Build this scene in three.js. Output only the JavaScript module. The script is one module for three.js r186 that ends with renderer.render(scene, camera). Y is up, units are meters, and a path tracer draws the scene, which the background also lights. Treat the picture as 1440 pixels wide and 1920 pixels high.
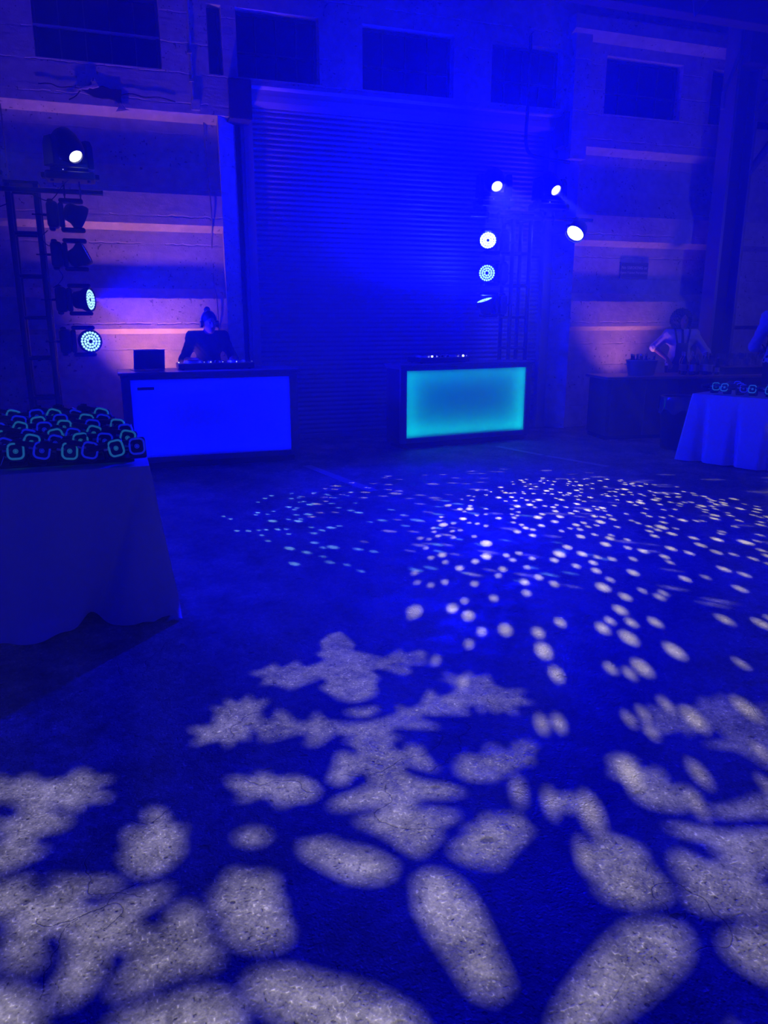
import * as THREE from 'three';
import { RoundedBoxGeometry } from 'three/addons/geometries/RoundedBoxGeometry.js';
import { mergeGeometries, mergeVertices } from 'three/addons/utils/BufferGeometryUtils.js';
import { MarchingCubes } from 'three/addons/objects/MarchingCubes.js';
import { RectAreaLightUniformsLib } from 'three/addons/lights/RectAreaLightUniformsLib.js';
import { FontLoader } from 'three/addons/loaders/FontLoader.js';
import { TextGeometry } from 'three/addons/geometries/TextGeometry.js';

RectAreaLightUniformsLib.init();
const V = (x, y, z) => new THREE.Vector3(x, y, z), D2R = Math.PI / 180;
const rgb = (r, g, b) => new THREE.Color().setRGB(r, g, b);

// ---------------------------------------------------------------- camera, haze, exposure
const scene = new THREE.Scene();
scene.background = rgb(0, 0, 0);
scene.fog = new THREE.FogExp2(rgb(0.17, 0.2, 1), 0.032);
const renderer = new THREE.WebGLRenderer({ antialias: true });
renderer.toneMapping = THREE.LinearToneMapping;
renderer.toneMappingExposure = 1.0;
renderer.shadowMap.enabled = true;
const camera = new THREE.PerspectiveCamera(68, 1440 / 1920, 0.05, 60);
camera.position.set(0, 1.6, 0);
{
  const yaw = 19.4 * D2R, pitch = 14.5 * D2R;
  camera.lookAt(Math.sin(yaw) * Math.cos(pitch), 1.6 - Math.sin(pitch), -Math.cos(yaw) * Math.cos(pitch));
}

// ---------------------------------------------------------------- light levels of the fixtures built below
const BLUE = rgb(0.0008, 0.0015, 1), WARM = rgb(1, 0.88, 0.36), CYANISH = rgb(0.3, 0.72, 1), WHITE = rgb(1, 0.93, 0.84), PINK = rgb(1, 0.3, 0.27);
const LEVEL = { washHot: 700, washRight: 130, washUp: 220, washSide: 145, washLeft: 50, dots: 620, streaks: 240, cyanDots: 260, snow: 118, uplightLeft: 14, uplightRight: 5, hall: 1.4, beam: 60, parLamp: 10 };

// ---------------------------------------------------------------- helpers
let seed = 7;
const rnd = () => { seed = (seed * 1664525 + 1013904223) >>> 0; return seed / 4294967296; };
const rr = (a, b) => a + (b - a) * rnd();
const taken = new Map();
function numbered(name) { const n = taken.get(name) ?? 0; taken.set(name, n + 1); return n ? name + '_' + String(n).padStart(3, '0') : name; }
function tag(o, label, category, group, kind) {
  if (label) o.userData.label = label;
  if (category) o.userData.category = category;
  if (group) o.userData.group = group;
  if (kind) o.userData.kind = kind;
  return o;
}
function thing(name, label, category, pos = [0, 0, 0], group, kind) {
  const o = new THREE.Group(); o.name = numbered(name); o.position.set(...pos); scene.add(o);
  return tag(o, label, category, group, kind);
}
function part(name, geo, mat, parent) {
  const g = Array.isArray(geo) ? join(geo) : geo;
  const m = new THREE.Mesh(g, mat); m.name = name; m.castShadow = m.receiveShadow = true; parent.add(m); return m;
}
function single(name, geo, mat, label, category, group, kind) {
  const m = part(numbered(name), geo, mat, scene); return tag(m, label, category, group, kind);
}
function join(list) {
  const a = list.map((g) => { const h = g.index ? g.toNonIndexed() : g.clone(); for (const k of Object.keys(h.attributes)) if (!['position', 'normal', 'uv'].includes(k)) h.deleteAttribute(k); if (!h.attributes.uv) h.setAttribute('uv', new THREE.BufferAttribute(new Float32Array(h.attributes.position.count * 2), 2)); return h; });
  return mergeGeometries(a);
}
const box = (w, h, d, x = 0, y = 0, z = 0) => new THREE.BoxGeometry(w, h, d).translate(x, y, z);
const rbox = (w, h, d, r, x = 0, y = 0, z = 0, s = 2) => new RoundedBoxGeometry(w, h, d, s, Math.min(r, w / 2, h / 2, d / 2)).translate(x, y, z);
function bar(a, b, r, seg = 10, r2 = r) {
  const A = V(...a), B = V(...b), d = B.clone().sub(A), g = new THREE.CylinderGeometry(r2, r, d.length(), seg);
  g.applyQuaternion(new THREE.Quaternion().setFromUnitVectors(V(0, 1, 0), d.clone().normalize()));
  const m = A.add(B).multiplyScalar(0.5); return g.translate(m.x, m.y, m.z);
}
const tube = (pts, r, seg = 24, rad = 6) => new THREE.TubeGeometry(new THREE.CatmullRomCurve3(pts.map((p) => V(...p))), seg, r, rad);
const lathe = (pts, seg = 28) => new THREE.LatheGeometry(pts.map((p) => new THREE.Vector2(p[0], p[1])), seg);
function worldUV(g, s = 1) {
  const p = g.attributes.position, n = g.attributes.normal, uv = new Float32Array(p.count * 2);
  for (let i = 0; i < p.count; i++) {
    const ax = Math.abs(n.getX(i)), ay = Math.abs(n.getY(i)), az = Math.abs(n.getZ(i));
    const [u, v] = ay >= ax && ay >= az ? [p.getX(i), p.getZ(i)] : az >= ax ? [p.getX(i), p.getY(i)] : [p.getZ(i), p.getY(i)];
    uv[2 * i] = u / s; uv[2 * i + 1] = v / s;
  }
  g.setAttribute('uv', new THREE.BufferAttribute(uv, 2)); return g;
}
function profileX(pts, x0, x1) { // polygon of (z, y) points swept along x
  const s = new THREE.Shape(pts.map(([z, y]) => new THREE.Vector2(z, y)));
  const g = new THREE.ExtrudeGeometry(s, { depth: x1 - x0, bevelEnabled: false });
  g.applyMatrix4(new THREE.Matrix4().makeBasis(V(0, 0, 1), V(0, 1, 0), V(-1, 0, 0))); // z of shape -> -x ... x of shape -> z
  return g.translate(x1, 0, 0);
}
// tileable value noise
function noiseGrid(n, sd) { let s = sd; const r = () => { s = (s * 1664525 + 1013904223) >>> 0; return s / 4294967296; }; const a = new Float32Array(n * n); for (let i = 0; i < n * n; i++) a[i] = r(); return a; }
function vnoise(g, n, u, v) {
  const x = u * n, y = v * n, x0 = Math.floor(x), y0 = Math.floor(y), fx = x - x0, fy = y - y0, sx = fx * fx * (3 - 2 * fx), sy = fy * fy * (3 - 2 * fy);
  const m = (k) => ((k % n) + n) % n, i0 = m(x0), i1 = m(x0 + 1), j0 = m(y0) * n, j1 = m(y0 + 1) * n;
  return (g[j0 + i0] * (1 - sx) + g[j0 + i1] * sx) * (1 - sy) + (g[j1 + i0] * (1 - sx) + g[j1 + i1] * sx) * sy;
}
function texture(size, fn, srgb) {
  const d = new Uint8Array(size * size * 4);
  for (let y = 0; y < size; y++) for (let x = 0; x < size; x++) { const c = fn(x / size, y / size, x, y), k = (y * size + x) * 4; d[k] = c[0]; d[k + 1] = c[1]; d[k + 2] = c[2]; d[k + 3] = 255; }
  const t = new THREE.DataTexture(d, size, size); t.wrapS = t.wrapT = THREE.RepeatWrapping; t.magFilter = THREE.LinearFilter; t.minFilter = THREE.LinearFilter; if (srgb) t.colorSpace = THREE.SRGBColorSpace; t.needsUpdate = true; return t;
}
const std = (c, roughness = 0.7, o = {}) => new THREE.MeshStandardMaterial({ color: new THREE.Color().setRGB(...c), roughness, ...o });

// ---------------------------------------------------------------- materials
const g8 = noiseGrid(8, 11), g16 = noiseGrid(16, 12), g48 = noiseGrid(48, 13), g128 = noiseGrid(128, 14), g400 = noiseGrid(400, 15), g900 = noiseGrid(900, 16);
const FS = 1600, floorH = new Float32Array(FS * FS), floorC = new Float32Array(FS * FS);
{
  for (let y = 0; y < FS; y++) for (let x = 0; x < FS; x++) {
    const u = x / FS, v = y / FS, a = vnoise(g8, 8, u, v), b = vnoise(g48, 48, u, v), c = vnoise(g128, 128, u, v), d = vnoise(g400, 400, u, v), e = vnoise(g900, 900, u, v), f = vnoise(g16, 16, u, v);
    let h = 0.5 + 0.10 * (b - 0.5) + 0.16 * (c - 0.5) + 0.22 * (d - 0.5) + 0.2 * (e - 0.5), col = 0.5 + 0.16 * (f - 0.5) + 0.14 * (b - 0.5) + 0.14 * (c - 0.5) + 0.16 * (d - 0.5) + 0.12 * (e - 0.5) + 0.1 * (a - 0.5);
    if (d > 0.86) { col += (d - 0.86) * 2.2; h += (d - 0.86) * 1.4; }
    if (d < 0.1) { col -= (0.1 - d) * 3; h -= (0.1 - d) * 3; }
    floorH[y * FS + x] = h; floorC[y * FS + x] = col;
  }
  const put = (x, y, dc, dh) => { const k = (((y | 0) % FS + FS) % FS) * FS + (((x | 0) % FS + FS) % FS); floorC[k] += dc; floorH[k] += dh; };
  for (let i = 0; i < 900; i++) { // chips of aggregate, pale and dark
    const x = rnd() * FS, y = rnd() * FS, r = 1 + rnd() * rnd() * 5, t = rnd() * 3, pale = rnd() < 0.55, e = rr(0.4, 1);
    for (let j = -6; j <= 6; j++) for (let k = -6; k <= 6; k++) { const p = j * Math.cos(t) + k * Math.sin(t), q = (k * Math.cos(t) - j * Math.sin(t)) / e; if (p * p + q * q < r * r) put(x + j, y + k, pale ? 0.22 : -0.22, pale ? 0.16 : -0.3); }
  }
  for (let i = 0; i < 26; i++) { // pits where the top coat has broken away
    const x = rnd() * FS, y = rnd() * FS, R = rr(5, 15);
    for (let j = -20; j <= 20; j++) for (let k = -20; k <= 20; k++) { const w = Math.hypot(j, k * 1.5) / R + 0.7 * (vnoise(g48, 48, (x + j) / 300, (y + k) / 300) - 0.5); if (w < 1) put(x + j, y + k, -0.16 * (1 - w) - 0.05, -0.7 * (1 - w * w)); }
  }
  for (let i = 0; i < 70; i++) { // scratches
    let x = rnd() * FS, y = rnd() * FS, t = rnd() * 6.28; const n = rr(30, 190), s = rnd() < 0.7 ? 0.11 : -0.12;
    for (let j = 0; j < n; j++) { put(x, y, s, s * 0.7); x += Math.cos(t); y += Math.sin(t); t += rr(-0.02, 0.02); }
  }
  for (let i = 0; i < 14; i++) { // hairline cracks
    let x = rnd() * FS, y = rnd() * FS, t = rnd() * 6.28; const n = rr(150, 420);
    for (let j = 0; j < n; j++) { put(x, y, -0.2, -0.5); put(x + 1, y, -0.12, -0.3); x += Math.cos(t); y += Math.sin(t); t += rr(-0.28, 0.28); }
  }
}
const clamp8 = (x) => Math.max(0, Math.min(255, x * 255));
const at = (a, x, y) => a[y * FS + x];
const mFloor = new THREE.MeshPhysicalMaterial({
  specularIntensity: 0.55,
  map: texture(FS, (u, v, x, y) => { const c = at(floorC, x, y); return [clamp8(0.455 + (c - 0.5) * 0.9), clamp8(0.445 + (c - 0.5) * 0.88), clamp8(0.43 + (c - 0.5) * 0.86)]; }, true),
  bumpMap: texture(FS, (u, v, x, y) => { const c = clamp8(at(floorH, x, y)); return [c, c, c]; }), bumpScale: 0.0045,
  roughnessMap: texture(800, (u, v) => { const c = clamp8(0.78 + 0.25 * (vnoise(g48, 48, u, v) - 0.5) + 0.3 * (vnoise(g400, 400, u, v) - 0.5) + 0.2 * (vnoise(g8, 8, u, v) - 0.5)); return [c, c, c]; }), roughness: 1,
});
const FLOOR_TILE = 2.6;
const wallBump = texture(1024, (u, v) => {
  const row = v * 9, k = Math.floor(row), f = row - k, wob = 0.06 * (vnoise(g48, 48, u, k * 0.37) - 0.5), edge = Math.min(Math.abs(f - 0.02 - wob), Math.abs(f - 1.02 - wob));
  const broken = vnoise(g16, 16, u, k * 0.61) > 0.33 ? 1 : 0.15;
  let h = 0.62 + 0.14 * (vnoise(g48, 48, u * 0.5, v) - 0.5) + 0.12 * (vnoise(g128, 128, u * 0.5, v) - 0.5) + 0.08 * (vnoise(g400, 400, u, v) - 0.5) + 0.12 * (g16[k] - 0.5);
  if (edge < 0.035) h -= broken * 0.45 * (1 - edge / 0.035);
  const c = clamp8(h); return [c, c, c];
});
const wallCol = texture(1024, (u, v) => {
  const row = v * 9, k = Math.floor(row), f = row - k; let c = 0.83 + 0.07 * (vnoise(g8, 8, u, v) - 0.5) + 0.08 * (vnoise(g48, 48, u, v) - 0.5) + 0.05 * (vnoise(g400, 400, u, v) - 0.5);
  if (vnoise(g128, 128, u, v) > 0.9 && vnoise(g8, 8, v, u) > 0.5) c -= 0.3;
  return [clamp8(c), clamp8(c * 0.985), clamp8(c * 0.95)];
}, true);
const WALL_TILE = 2.7;
const mWall = new THREE.MeshStandardMaterial({ map: wallCol, bumpMap: wallBump, bumpScale: 0.012, roughness: 0.85 });
const mCeil = std([0.16, 0.15, 0.15], 0.9), mSteel = std([0.28, 0.28, 0.29], 0.5, { metalness: 0.3 }), mSteelDark = std([0.06, 0.06, 0.065], 0.55);
const mShutter = std([0.42, 0.42, 0.43], 0.45, { metalness: 0.25 }), mAlu = std([0.55, 0.55, 0.57], 0.33, { metalness: 0.85 });
const mBlack = std([0.015, 0.015, 0.017], 0.45), mBlackMatte = std([0.02, 0.02, 0.022], 0.8), mPipe = std([0.05, 0.05, 0.055], 0.3, { metalness: 0.5 }), mRubber = std([0.012, 0.012, 0.012], 0.7);
const mPane = new THREE.MeshPhysicalMaterial({ color: rgb(0.02, 0.02, 0.025), roughness: 0.25 });
const mCloth = new THREE.MeshStandardMaterial({ color: rgb(0.72, 0.72, 0.74), roughness: 0.9, side: THREE.DoubleSide });
mCloth.bumpMap = texture(256, (u, v, x, y) => { const c = 128 + 60 * (((x >> 1) + (y >> 1)) % 2 ? 1 : -1) + 40 * (vnoise(g128, 128, u, v) - 0.5); return [c, c, c]; }); mCloth.bumpScale = 0.0004;
const mWhite = std([0.75, 0.75, 0.76], 0.5), mGlow = (r, g, b, k) => new THREE.MeshStandardMaterial({ color: rgb(0.2, 0.2, 0.2), emissive: rgb(r, g, b), emissiveIntensity: k, roughness: 0.4 });
function spot(parent, color, intensity, from, to, angle, penumbra, radius) {
  const s = new THREE.SpotLight(color, intensity, 0, angle, penumbra, 2); s.position.set(...from); s.target.position.set(...to); s.castShadow = true; s.shadow.radius = radius / 0.02; s.shadow.mapSize.set(1024, 1024); s.name = 'lamp';
  scene.add(s); scene.add(s.target); return s;
}

// ---------------------------------------------------------------- the room
const ROOM = { x0: -5, x1: 13.5, z0: -9.7, z1: 6, top: 5.75 };
{
  const W = ROOM.x1 - ROOM.x0, L = ROOM.z1 - ROOM.z0, cx = (ROOM.x0 + ROOM.x1) / 2, cz = (ROOM.z0 + ROOM.z1) / 2;
  tag(part('floor', worldUV(box(W + 0.6, 0.2, L + 1.4, cx, -0.1, cz - 0.3), FLOOR_TILE), mFloor, scene), 'worn grey concrete floor with pits, chips and scratches', 'floor', null, 'structure');
  tag(part('ceiling', box(W + 0.6, 0.2, L + 1.4, cx, ROOM.top + 0.1, cz - 0.3), mCeil, scene), 'dark ceiling deck above the roof beams', 'ceiling', null, 'structure');
  tag(part('wall_left', worldUV(box(0.2, ROOM.top, L + 1, ROOM.x0 - 0.1, ROOM.top / 2, cz - 0.2), WALL_TILE), mWall, scene), 'white painted side wall left of the frame', 'wall', null, 'structure');
  tag(part('wall_right', worldUV(box(0.2, ROOM.top, L + 1, ROOM.x1 + 0.1, ROOM.top / 2, cz - 0.2), WALL_TILE), mWall, scene), 'white painted side wall right of the frame', 'wall', null, 'structure');
  tag(part('wall_front', worldUV(box(W + 0.4, ROOM.top, 0.2, cx, ROOM.top / 2, ROOM.z1 + 0.1), WALL_TILE), mWall, scene), 'white painted wall behind the viewer', 'wall', null, 'structure');
}
// back wall: belts, sloping sills and recessed fields of painted board-marked concrete
const wb = thing('wall_back', 'white painted board-marked concrete wall with belt courses', 'wall', [0, 0, 0], null, 'structure');
{
  const zr = -9.72, zf = -9.6, zb = -10.1, top = 3.81;
  const prof = [[zb, 0], [zr, 0], [zr, 1.39], [zf, 1.45], [zf, 1.8], [zr, 1.91], [zr, 2.55], [zf, 2.62], [zf, 2.95], [zr, 3.25], [zr, 3.73], [zf, 3.81], [zb, 3.81]];
  part('wall_field', worldUV(profileX(prof, ROOM.x0, 1.37), WALL_TILE), mWall, wb);
  part('wall_field', worldUV(profileX(prof, 6.18, ROOM.x1), WALL_TILE), mWall, wb);
  // splayed jambs beside the roller door
  for (const [xa, xb] of [[1.37, 1.6], [6.18, 5.98]]) {
    const s = new THREE.Shape([[xa, -zf], [xb, 9.86], [xb, 10.1], [xa, 10.1]].map((p) => new THREE.Vector2(...p)));
    const g = new THREE.ExtrudeGeometry(s, { depth: top, bevelEnabled: false }).rotateX(-Math.PI / 2);
    part('jamb', worldUV(g, WALL_TILE), mWall, wb);
  }
  // upper wall round the window openings
  const op = [[-4.2, -2.9], [-2.4, -1.1], [-0.49, 0.79], [1.3, 1.46], [1.62, 2.58], [3.11, 4.3], [4.82, 5.84], [6.51, 7.75], [8.25, 9.5], [10.1, 11.3]], yb = 4.23, yt = 4.93;
  const piece = (x0, x1, y0, y1) => part('wall_field', worldUV(box(x1 - x0, y1 - y0, zf - zb, (x0 + x1) / 2, (y0 + y1) / 2, (zf + zb) / 2), WALL_TILE), mWall, wb);
  piece(ROOM.x0, ROOM.x1, yt, ROOM.top); piece(ROOM.x0, 1.3, top, yb); piece(1.3, 1.6, top, yb); piece(1.6, 5.98, 4.16, yb); piece(5.98, ROOM.x1, top, yb);
  let x = ROOM.x0; for (const [a, b] of op) { piece(x, a, yb, yt); x = b; } piece(x, ROOM.x1, yb, yt);
  part('wall_ledge', worldUV(profileX([[-9.6, 5.06], [-9.42, 5.14], [-9.42, 5.3], [-9.6, 5.3]], 5.9, ROOM.x1), WALL_TILE), mWall, wb);
  // windows: frame, glazing bars and one pane each
  op.forEach(([a, b], i) => {
    const w = thing('window_' + (i + 1), 'dark high window in the concrete wall', 'window', [0, 0, 0], null, 'structure'), zc = -9.76, fw = 0.03;
    const cols = b - a < 0.3 ? 1 : i < 3 ? 5 : 4, rows = b - a < 0.3 ? 1 : 2, split = i < 3 ? 4.57 : 4.52;
    part('window_frame', [box(b - a, fw, 0.06, (a + b) / 2, yb + fw / 2, zc), box(b - a, fw, 0.06, (a + b) / 2, yt - fw / 2, zc), box(fw, yt - yb, 0.06, a + fw / 2, (yb + yt) / 2, zc), box(fw, yt - yb, 0.06, b - fw / 2, (yb + yt) / 2, zc)], mSteelDark, w);
    if (rows > 1) part('transom', box(b - a, 0.022, 0.05, (a + b) / 2, split, zc + 0.01), i < 3 ? mWhite : mSteelDark, w);
    for (let c = 1; c < cols; c++) part('mullion', box(0.012, yt - yb, 0.035, a + (b - a) * c / cols, (yb + yt) / 2, zc), mSteelDark, w);
    const pw = (b - a) / cols, ys = rows > 1 ? [[yb, split], [split, yt]] : [[yb, yt]];
    for (const [p, q] of ys) for (let c = 0; c < cols; c++) part('pane', box(pw - 0.006, q - p - 0.006, 0.008, a + pw * (c + 0.5), (p + q) / 2, zc - 0.012), mPane, w);
  });
}
// the roller door in its recess
{
  const d = thing('door_1', 'wide corrugated metal roller shutter door, closed', 'door', [0, 0, 0], null, 'structure');
  const x0 = 1.78, x1 = 5.86, z = -9.93, pitch = 0.06, c = (x0 + x1) / 2;
  const s = new THREE.Shape(); s.moveTo(-0.01, 0); for (let k = 0; k <= 6; k++) { const t = k / 6; s.lineTo(0.002 + 0.017 * Math.sin(Math.PI * t), t * 0.052); } s.lineTo(0.0, 0.06); s.lineTo(-0.01, 0.06);
  const slat = new THREE.ExtrudeGeometry(s, { depth: x1 - x0, bevelEnabled: false }).applyMatrix4(new THREE.Matrix4().makeBasis(V(0, 0, 1), V(0, 1, 0), V(-1, 0, 0))).translate(x1, 0, 0);
  for (let k = 0; k < 66; k++) part('slat', slat, mShutter, d).position.set(0, 0.06 + k * pitch, z);
  part('bottom_rail', rbox(x1 - x0, 0.06, 0.05, 0.008, c, 0.03, z), mShutter, d);
  for (const [a, m] of [[x0 - 0.03, 1], [x1 + 0.03, -1]]) {
    part('guide_rail', [box(0.035, 4.0, 0.1, a - m * 0.07, 2, z + 0.05), box(0.1, 4.0, 0.02, a, 2, z + 0.1), box(0.02, 4.0, 0.1, a + m * 0.045, 2, z + 0.05)], mShutter, d);
    part('end_bracket', rbox(0.26, 0.42, 0.32, 0.01, a - m * 0.12, 3.99, z + 0.22), mSteelDark, d);
  }
  part('hood', profileX([[z - 0.1, 4.0], [z + 0.03, 4.0], [z + 0.16, 4.04], [z + 0.18, 4.1], [z + 0.18, 4.17], [z - 0.1, 4.2]], x0 - 0.05, x1 + 0.05), mShutter, d);
  tag(part('trim_1', box(4.7, 4.25, 0.06, c, 2.1, -10.05), mSteelDark, scene), 'dark backing behind the roller shutter', 'trim', null, 'structure');
}

// ---------------------------------------------------------------- lighting towers and fixtures
function tower(x, z, h, label) {
  const t = thing('truss_tower', label, 'truss', [x, 0, z], null), w = 0.128;
  for (const [a, b] of [[-1, -1], [1, -1], [-1, 1], [1, 1]]) part('chord', bar([a * w, 0.03, b * w], [a * w, h, b * w], 0.028, 12), mPipe, t);
  const rung = [];
  for (let y = 0.35; y < h; y += 0.41) for (const [a, b, c, d] of [[-1, 1, 1, 1], [-1, -1, 1, -1], [-1, -1, -1, 1], [1, -1, 1, 1]]) rung.push([[a * w, y, b * w], [c * w, y, d * w]]);
  for (const [a, b] of rung) part('rung', bar(a, b, 0.018, 8), mPipe, t);
  part('base_plate', rbox(0.4, 0.03, 0.4, 0.008, 0, 0.015, 0), mBlackMatte, t);
  part('top_plate', rbox(0.32, 0.025, 0.32, 0.008, 0, h + 0.012, 0), mBlackMatte, t);
  return t;
}
const TL = [-0.7, -8.9], TR = [5.22, -9.5];
tower(...TL, 2.86, 'black ladder-like truss tower beside the left DJ booth');
tower(...TR, 2.86, 'black truss tower behind the right DJ booth');
function pipe(x0, x1, y, z, label) {
  const t = thing('truss_pipe', label, 'pipe', [0, 0, 0]);
  part('pipe', bar([x0, y, z], [x1, y, z], 0.024, 14), mPipe, t);
  for (const x of [x0, x1]) part('end_cap', bar([x - 0.006, y, z], [x + 0.006, y, z], 0.026, 14), mBlack, t);
  return t;
}
pipe(-1.45, 0.05, 2.8, TL[1] + 0.17, 'black crossbar pipe on top of the left truss tower');
pipe(4.45, 6.25, 2.84, TR[1] + 0.17, 'black crossbar pipe on top of the right truss tower');

const flatY = (v) => V(v.x, 0, v.z).normalize();
// gobo: a thin plate with cut-outs. holes: arrays of Vector2 in the plate's plane
function plate(R, holes, thick = 0.00015, seg = 48) {
  const s = new THREE.Shape(); for (let k = 0; k < seg; k++) { const a = k / seg * 2 * Math.PI; k ? s.lineTo(R * Math.cos(a), R * Math.sin(a)) : s.moveTo(R, 0); }
  s.closePath();
  for (const h of holes) { const a = THREE.ShapeUtils.area(h) > 0 ? [...h].reverse() : h; s.holes.push(new THREE.Path(a)); }
  return new THREE.ExtrudeGeometry(s, { depth: thick, bevelEnabled: false });
}
function dotHoles(R, n, r0, r1, inside = () => true, far = 2.3) {
  const list = [], out = [];
  for (let k = 0; k < n * 40 && list.length < n; k++) {
    const a = rnd() * 6.2832, q = R * 0.95 * Math.sqrt(rnd()), x = q * Math.cos(a), y = q * Math.sin(a), r = r0 + (r1 - r0) * rnd() * rnd();
    if (!inside(x, y) || list.some(([X, Y, S]) => Math.hypot(x - X, y - Y) < (r + S) * far / 2)) continue;
    list.push([x, y, r]); const h = []; for (let j = 0; j < 9; j++) h.push(new THREE.Vector2(x + r * Math.cos(j / 9 * 6.2832), y + r * Math.sin(j / 9 * 6.2832))); out.push(h);
  }
  return out;
}
// A moving head standing on (up = +1) or hanging from (up = -1) a pipe at p (the pipe's axis). It aims at a point; the lens is the gobo glass, the lamp sits behind it.
const HEAD_AXIS = 0.42;
function movingHead(p, aim, opt) {
  const t = thing('moving_head_light', opt.label, 'stage light', p, opt.group), up = opt.up ?? 1;
  for (const s of [-1, 1]) part('clamp', [bar([s * 0.075, 0.024, 0], [s * 0.075, 0.1, 0], 0.009, 8), bar([s * 0.075, -0.03, 0.0], [s * 0.075, -0.085, 0], 0.006, 8), new THREE.TorusGeometry(0.034, 0.011, 6, 14).rotateY(Math.PI / 2).translate(s * 0.075, 0, 0)].map((g) => g.scale(1, up, 1)), mBlack, t);
  part('base', [rbox(0.46, 0.075, 0.3, 0.02, 0, 0.135 * up, 0), rbox(0.36, 0.05, 0.24, 0.015, 0, 0.19 * up, 0), ...[-1, 1].flatMap((s) => [bar([s * 0.17, 0.1 * up, 0.1], [s * 0.17, 0.075 * up, 0.1], 0.018, 8), rbox(0.05, 0.05, 0.1, 0.01, s * 0.245, 0.14 * up, 0)])], mBlack, t);
  part('status_light', new THREE.SphereGeometry(0.004, 8, 6).translate(-0.06, 0.185 * up, 0.121), mGlow(0.6, 0.6, 1, 1.5), t);
  const c = V(0, HEAD_AXIS * up, 0), dir = V(...aim).sub(V(...p).add(c)).normalize(), yaw = Math.atan2(dir.x, dir.z);
  const yoke = part('yoke', [rbox(0.38, 0.06, 0.16, 0.025, 0, 0.245 * up, 0), ...[-1, 1].map((s) => { const sh = new THREE.Shape([[-0.085, 0], [0.085, 0], [0.075, 0.2], [0.045, 0.25], [-0.045, 0.25], [-0.075, 0.2]].map((q) => new THREE.Vector2(...q))); return new THREE.ExtrudeGeometry(sh, { depth: 0.05, bevelEnabled: true, bevelThickness: 0.008, bevelSize: 0.008, bevelSegments: 2 }).translate(0, 0, -0.025).rotateY(Math.PI / 2).scale(1, up, 1).translate(s * 0.185, 0.23 * up, 0); })], mBlack, t);
  yoke.rotation.y = yaw;
  const head = new THREE.Group(); head.name = 'head'; head.position.copy(c); t.add(head);
  const q = new THREE.Quaternion().setFromRotationMatrix(new THREE.Matrix4().lookAt(dir, V(0, 0, 0), V(0, 1, 0))); // local +z = dir
  head.quaternion.copy(q);
  const shell = lathe([[0, -0.17], [0.08, -0.165], [0.118, -0.13], [0.132, -0.05], [0.13, 0.05], [0.115, 0.12], [0.09, 0.165], [0.075, 0.175], [0.068, 0.175], [0.068, 0.15], [0.095, 0.11], [0.115, 0.04], [0.115, -0.05], [0.1, -0.12], [0, -0.14]], 32).rotateX(Math.PI / 2);
  part('housing', shell, mBlack, head);
  const zl = 0.152, R = 0.069;
  const lens = part('lens', plate(R, opt.holes ?? []), opt.glow ?? mGlow(1, 0.97, 0.85, 2.6), head); lens.position.z = zl;
  tag(lens, 'brightly lit lens');
  const world = (z) => V(0, 0, z).applyQuaternion(q).add(c).add(V(...p));
  const src = world(opt.holes ? zl - opt.d : zl + 0.01), to = world(3);
  if (opt.holes) { const n = dir, off = [n.x, n.y, n.z].map((k) => Math.abs(k) * opt.d < R * Math.sqrt(1 - k * k)); if (off.every(Boolean)) console.log('lamp inside the box of its lens', t.name); }
  if (opt.level) spot(head, opt.color, opt.level, src.toArray(), to.toArray(), opt.angle ?? Math.atan(R / opt.d), opt.penumbra ?? 0.25, opt.radius ?? 0.0003);
  return t;
}
// frame of a head's plate: turn a floor point into plate coordinates
function plateFrame(p, aim, up = 1, d = 0.1) {
  const c = V(...p).add(V(0, HEAD_AXIS * up, 0)), dir = V(...aim).sub(c).normalize(), m = new THREE.Matrix4().lookAt(dir, V(0, 0, 0), V(0, 1, 0)), inv = m.clone().invert(), src = c.clone().addScaledVector(dir, 0.152 - d);
  return { src, toPlate: (P) => { const v = P.clone().sub(src).applyMatrix4(inv); return new THREE.Vector2(v.x / v.z * d, v.y / v.z * d); } };
}
// wash head A: round warm dots over the right half of the dance floor
const pipeR = [2.84, TR[1] + 0.17], pipeL = [2.8, TL[1] + 0.17];
{
  const p = [4.77, pipeR[0], pipeR[1]];
  movingHead(p, [3.68, 0, -4.32], { label: 'moving head above the right booth throwing warm dots, left of the pair', color: WARM, level: LEVEL.dots, d: 0.2, radius: 0.0006, angle: 19 * D2R, holes: dotHoles(0.063, 560, 0.00045, 0.0013, undefined, 2.8), group: 'moving heads on the truss pipes' });
  movingHead([5.58, pipeR[0], pipeR[1]], [6.0, 0, -4.5], { label: 'moving head above the right booth beaming to the lower right, right of the pair', color: WHITE, level: LEVEL.beam, d: 0.1, angle: 7 * D2R, penumbra: 0.5, radius: 0.02, group: 'moving heads on the truss pipes' });
  movingHead([-0.235, pipeL[0], pipeL[1]], [1.75, 0, -5.6], { label: 'moving head with a lit lens on the left tower crossbar, beam to the right', color: CYANISH, level: LEVEL.cyanDots, d: 0.16, holes: dotHoles(0.036, 95, 0.0004, 0.0012, undefined, 2.6), radius: 0.0005, angle: 20 * D2R, group: 'moving heads on the truss pipes' });
  movingHead([-1.12, pipeL[0], pipeL[1]], [4.1, 0, -4.9], { label: 'moving head on the left end of the left tower crossbar, at the picture edge', color: WARM, level: LEVEL.streaks, d: 0.17, holes: dotHoles(0.055, 190, 0.0004, 0.0013, undefined, 2.6), radius: 0.0006, angle: 24 * D2R, group: 'moving heads on the truss pipes' });
}
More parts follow.
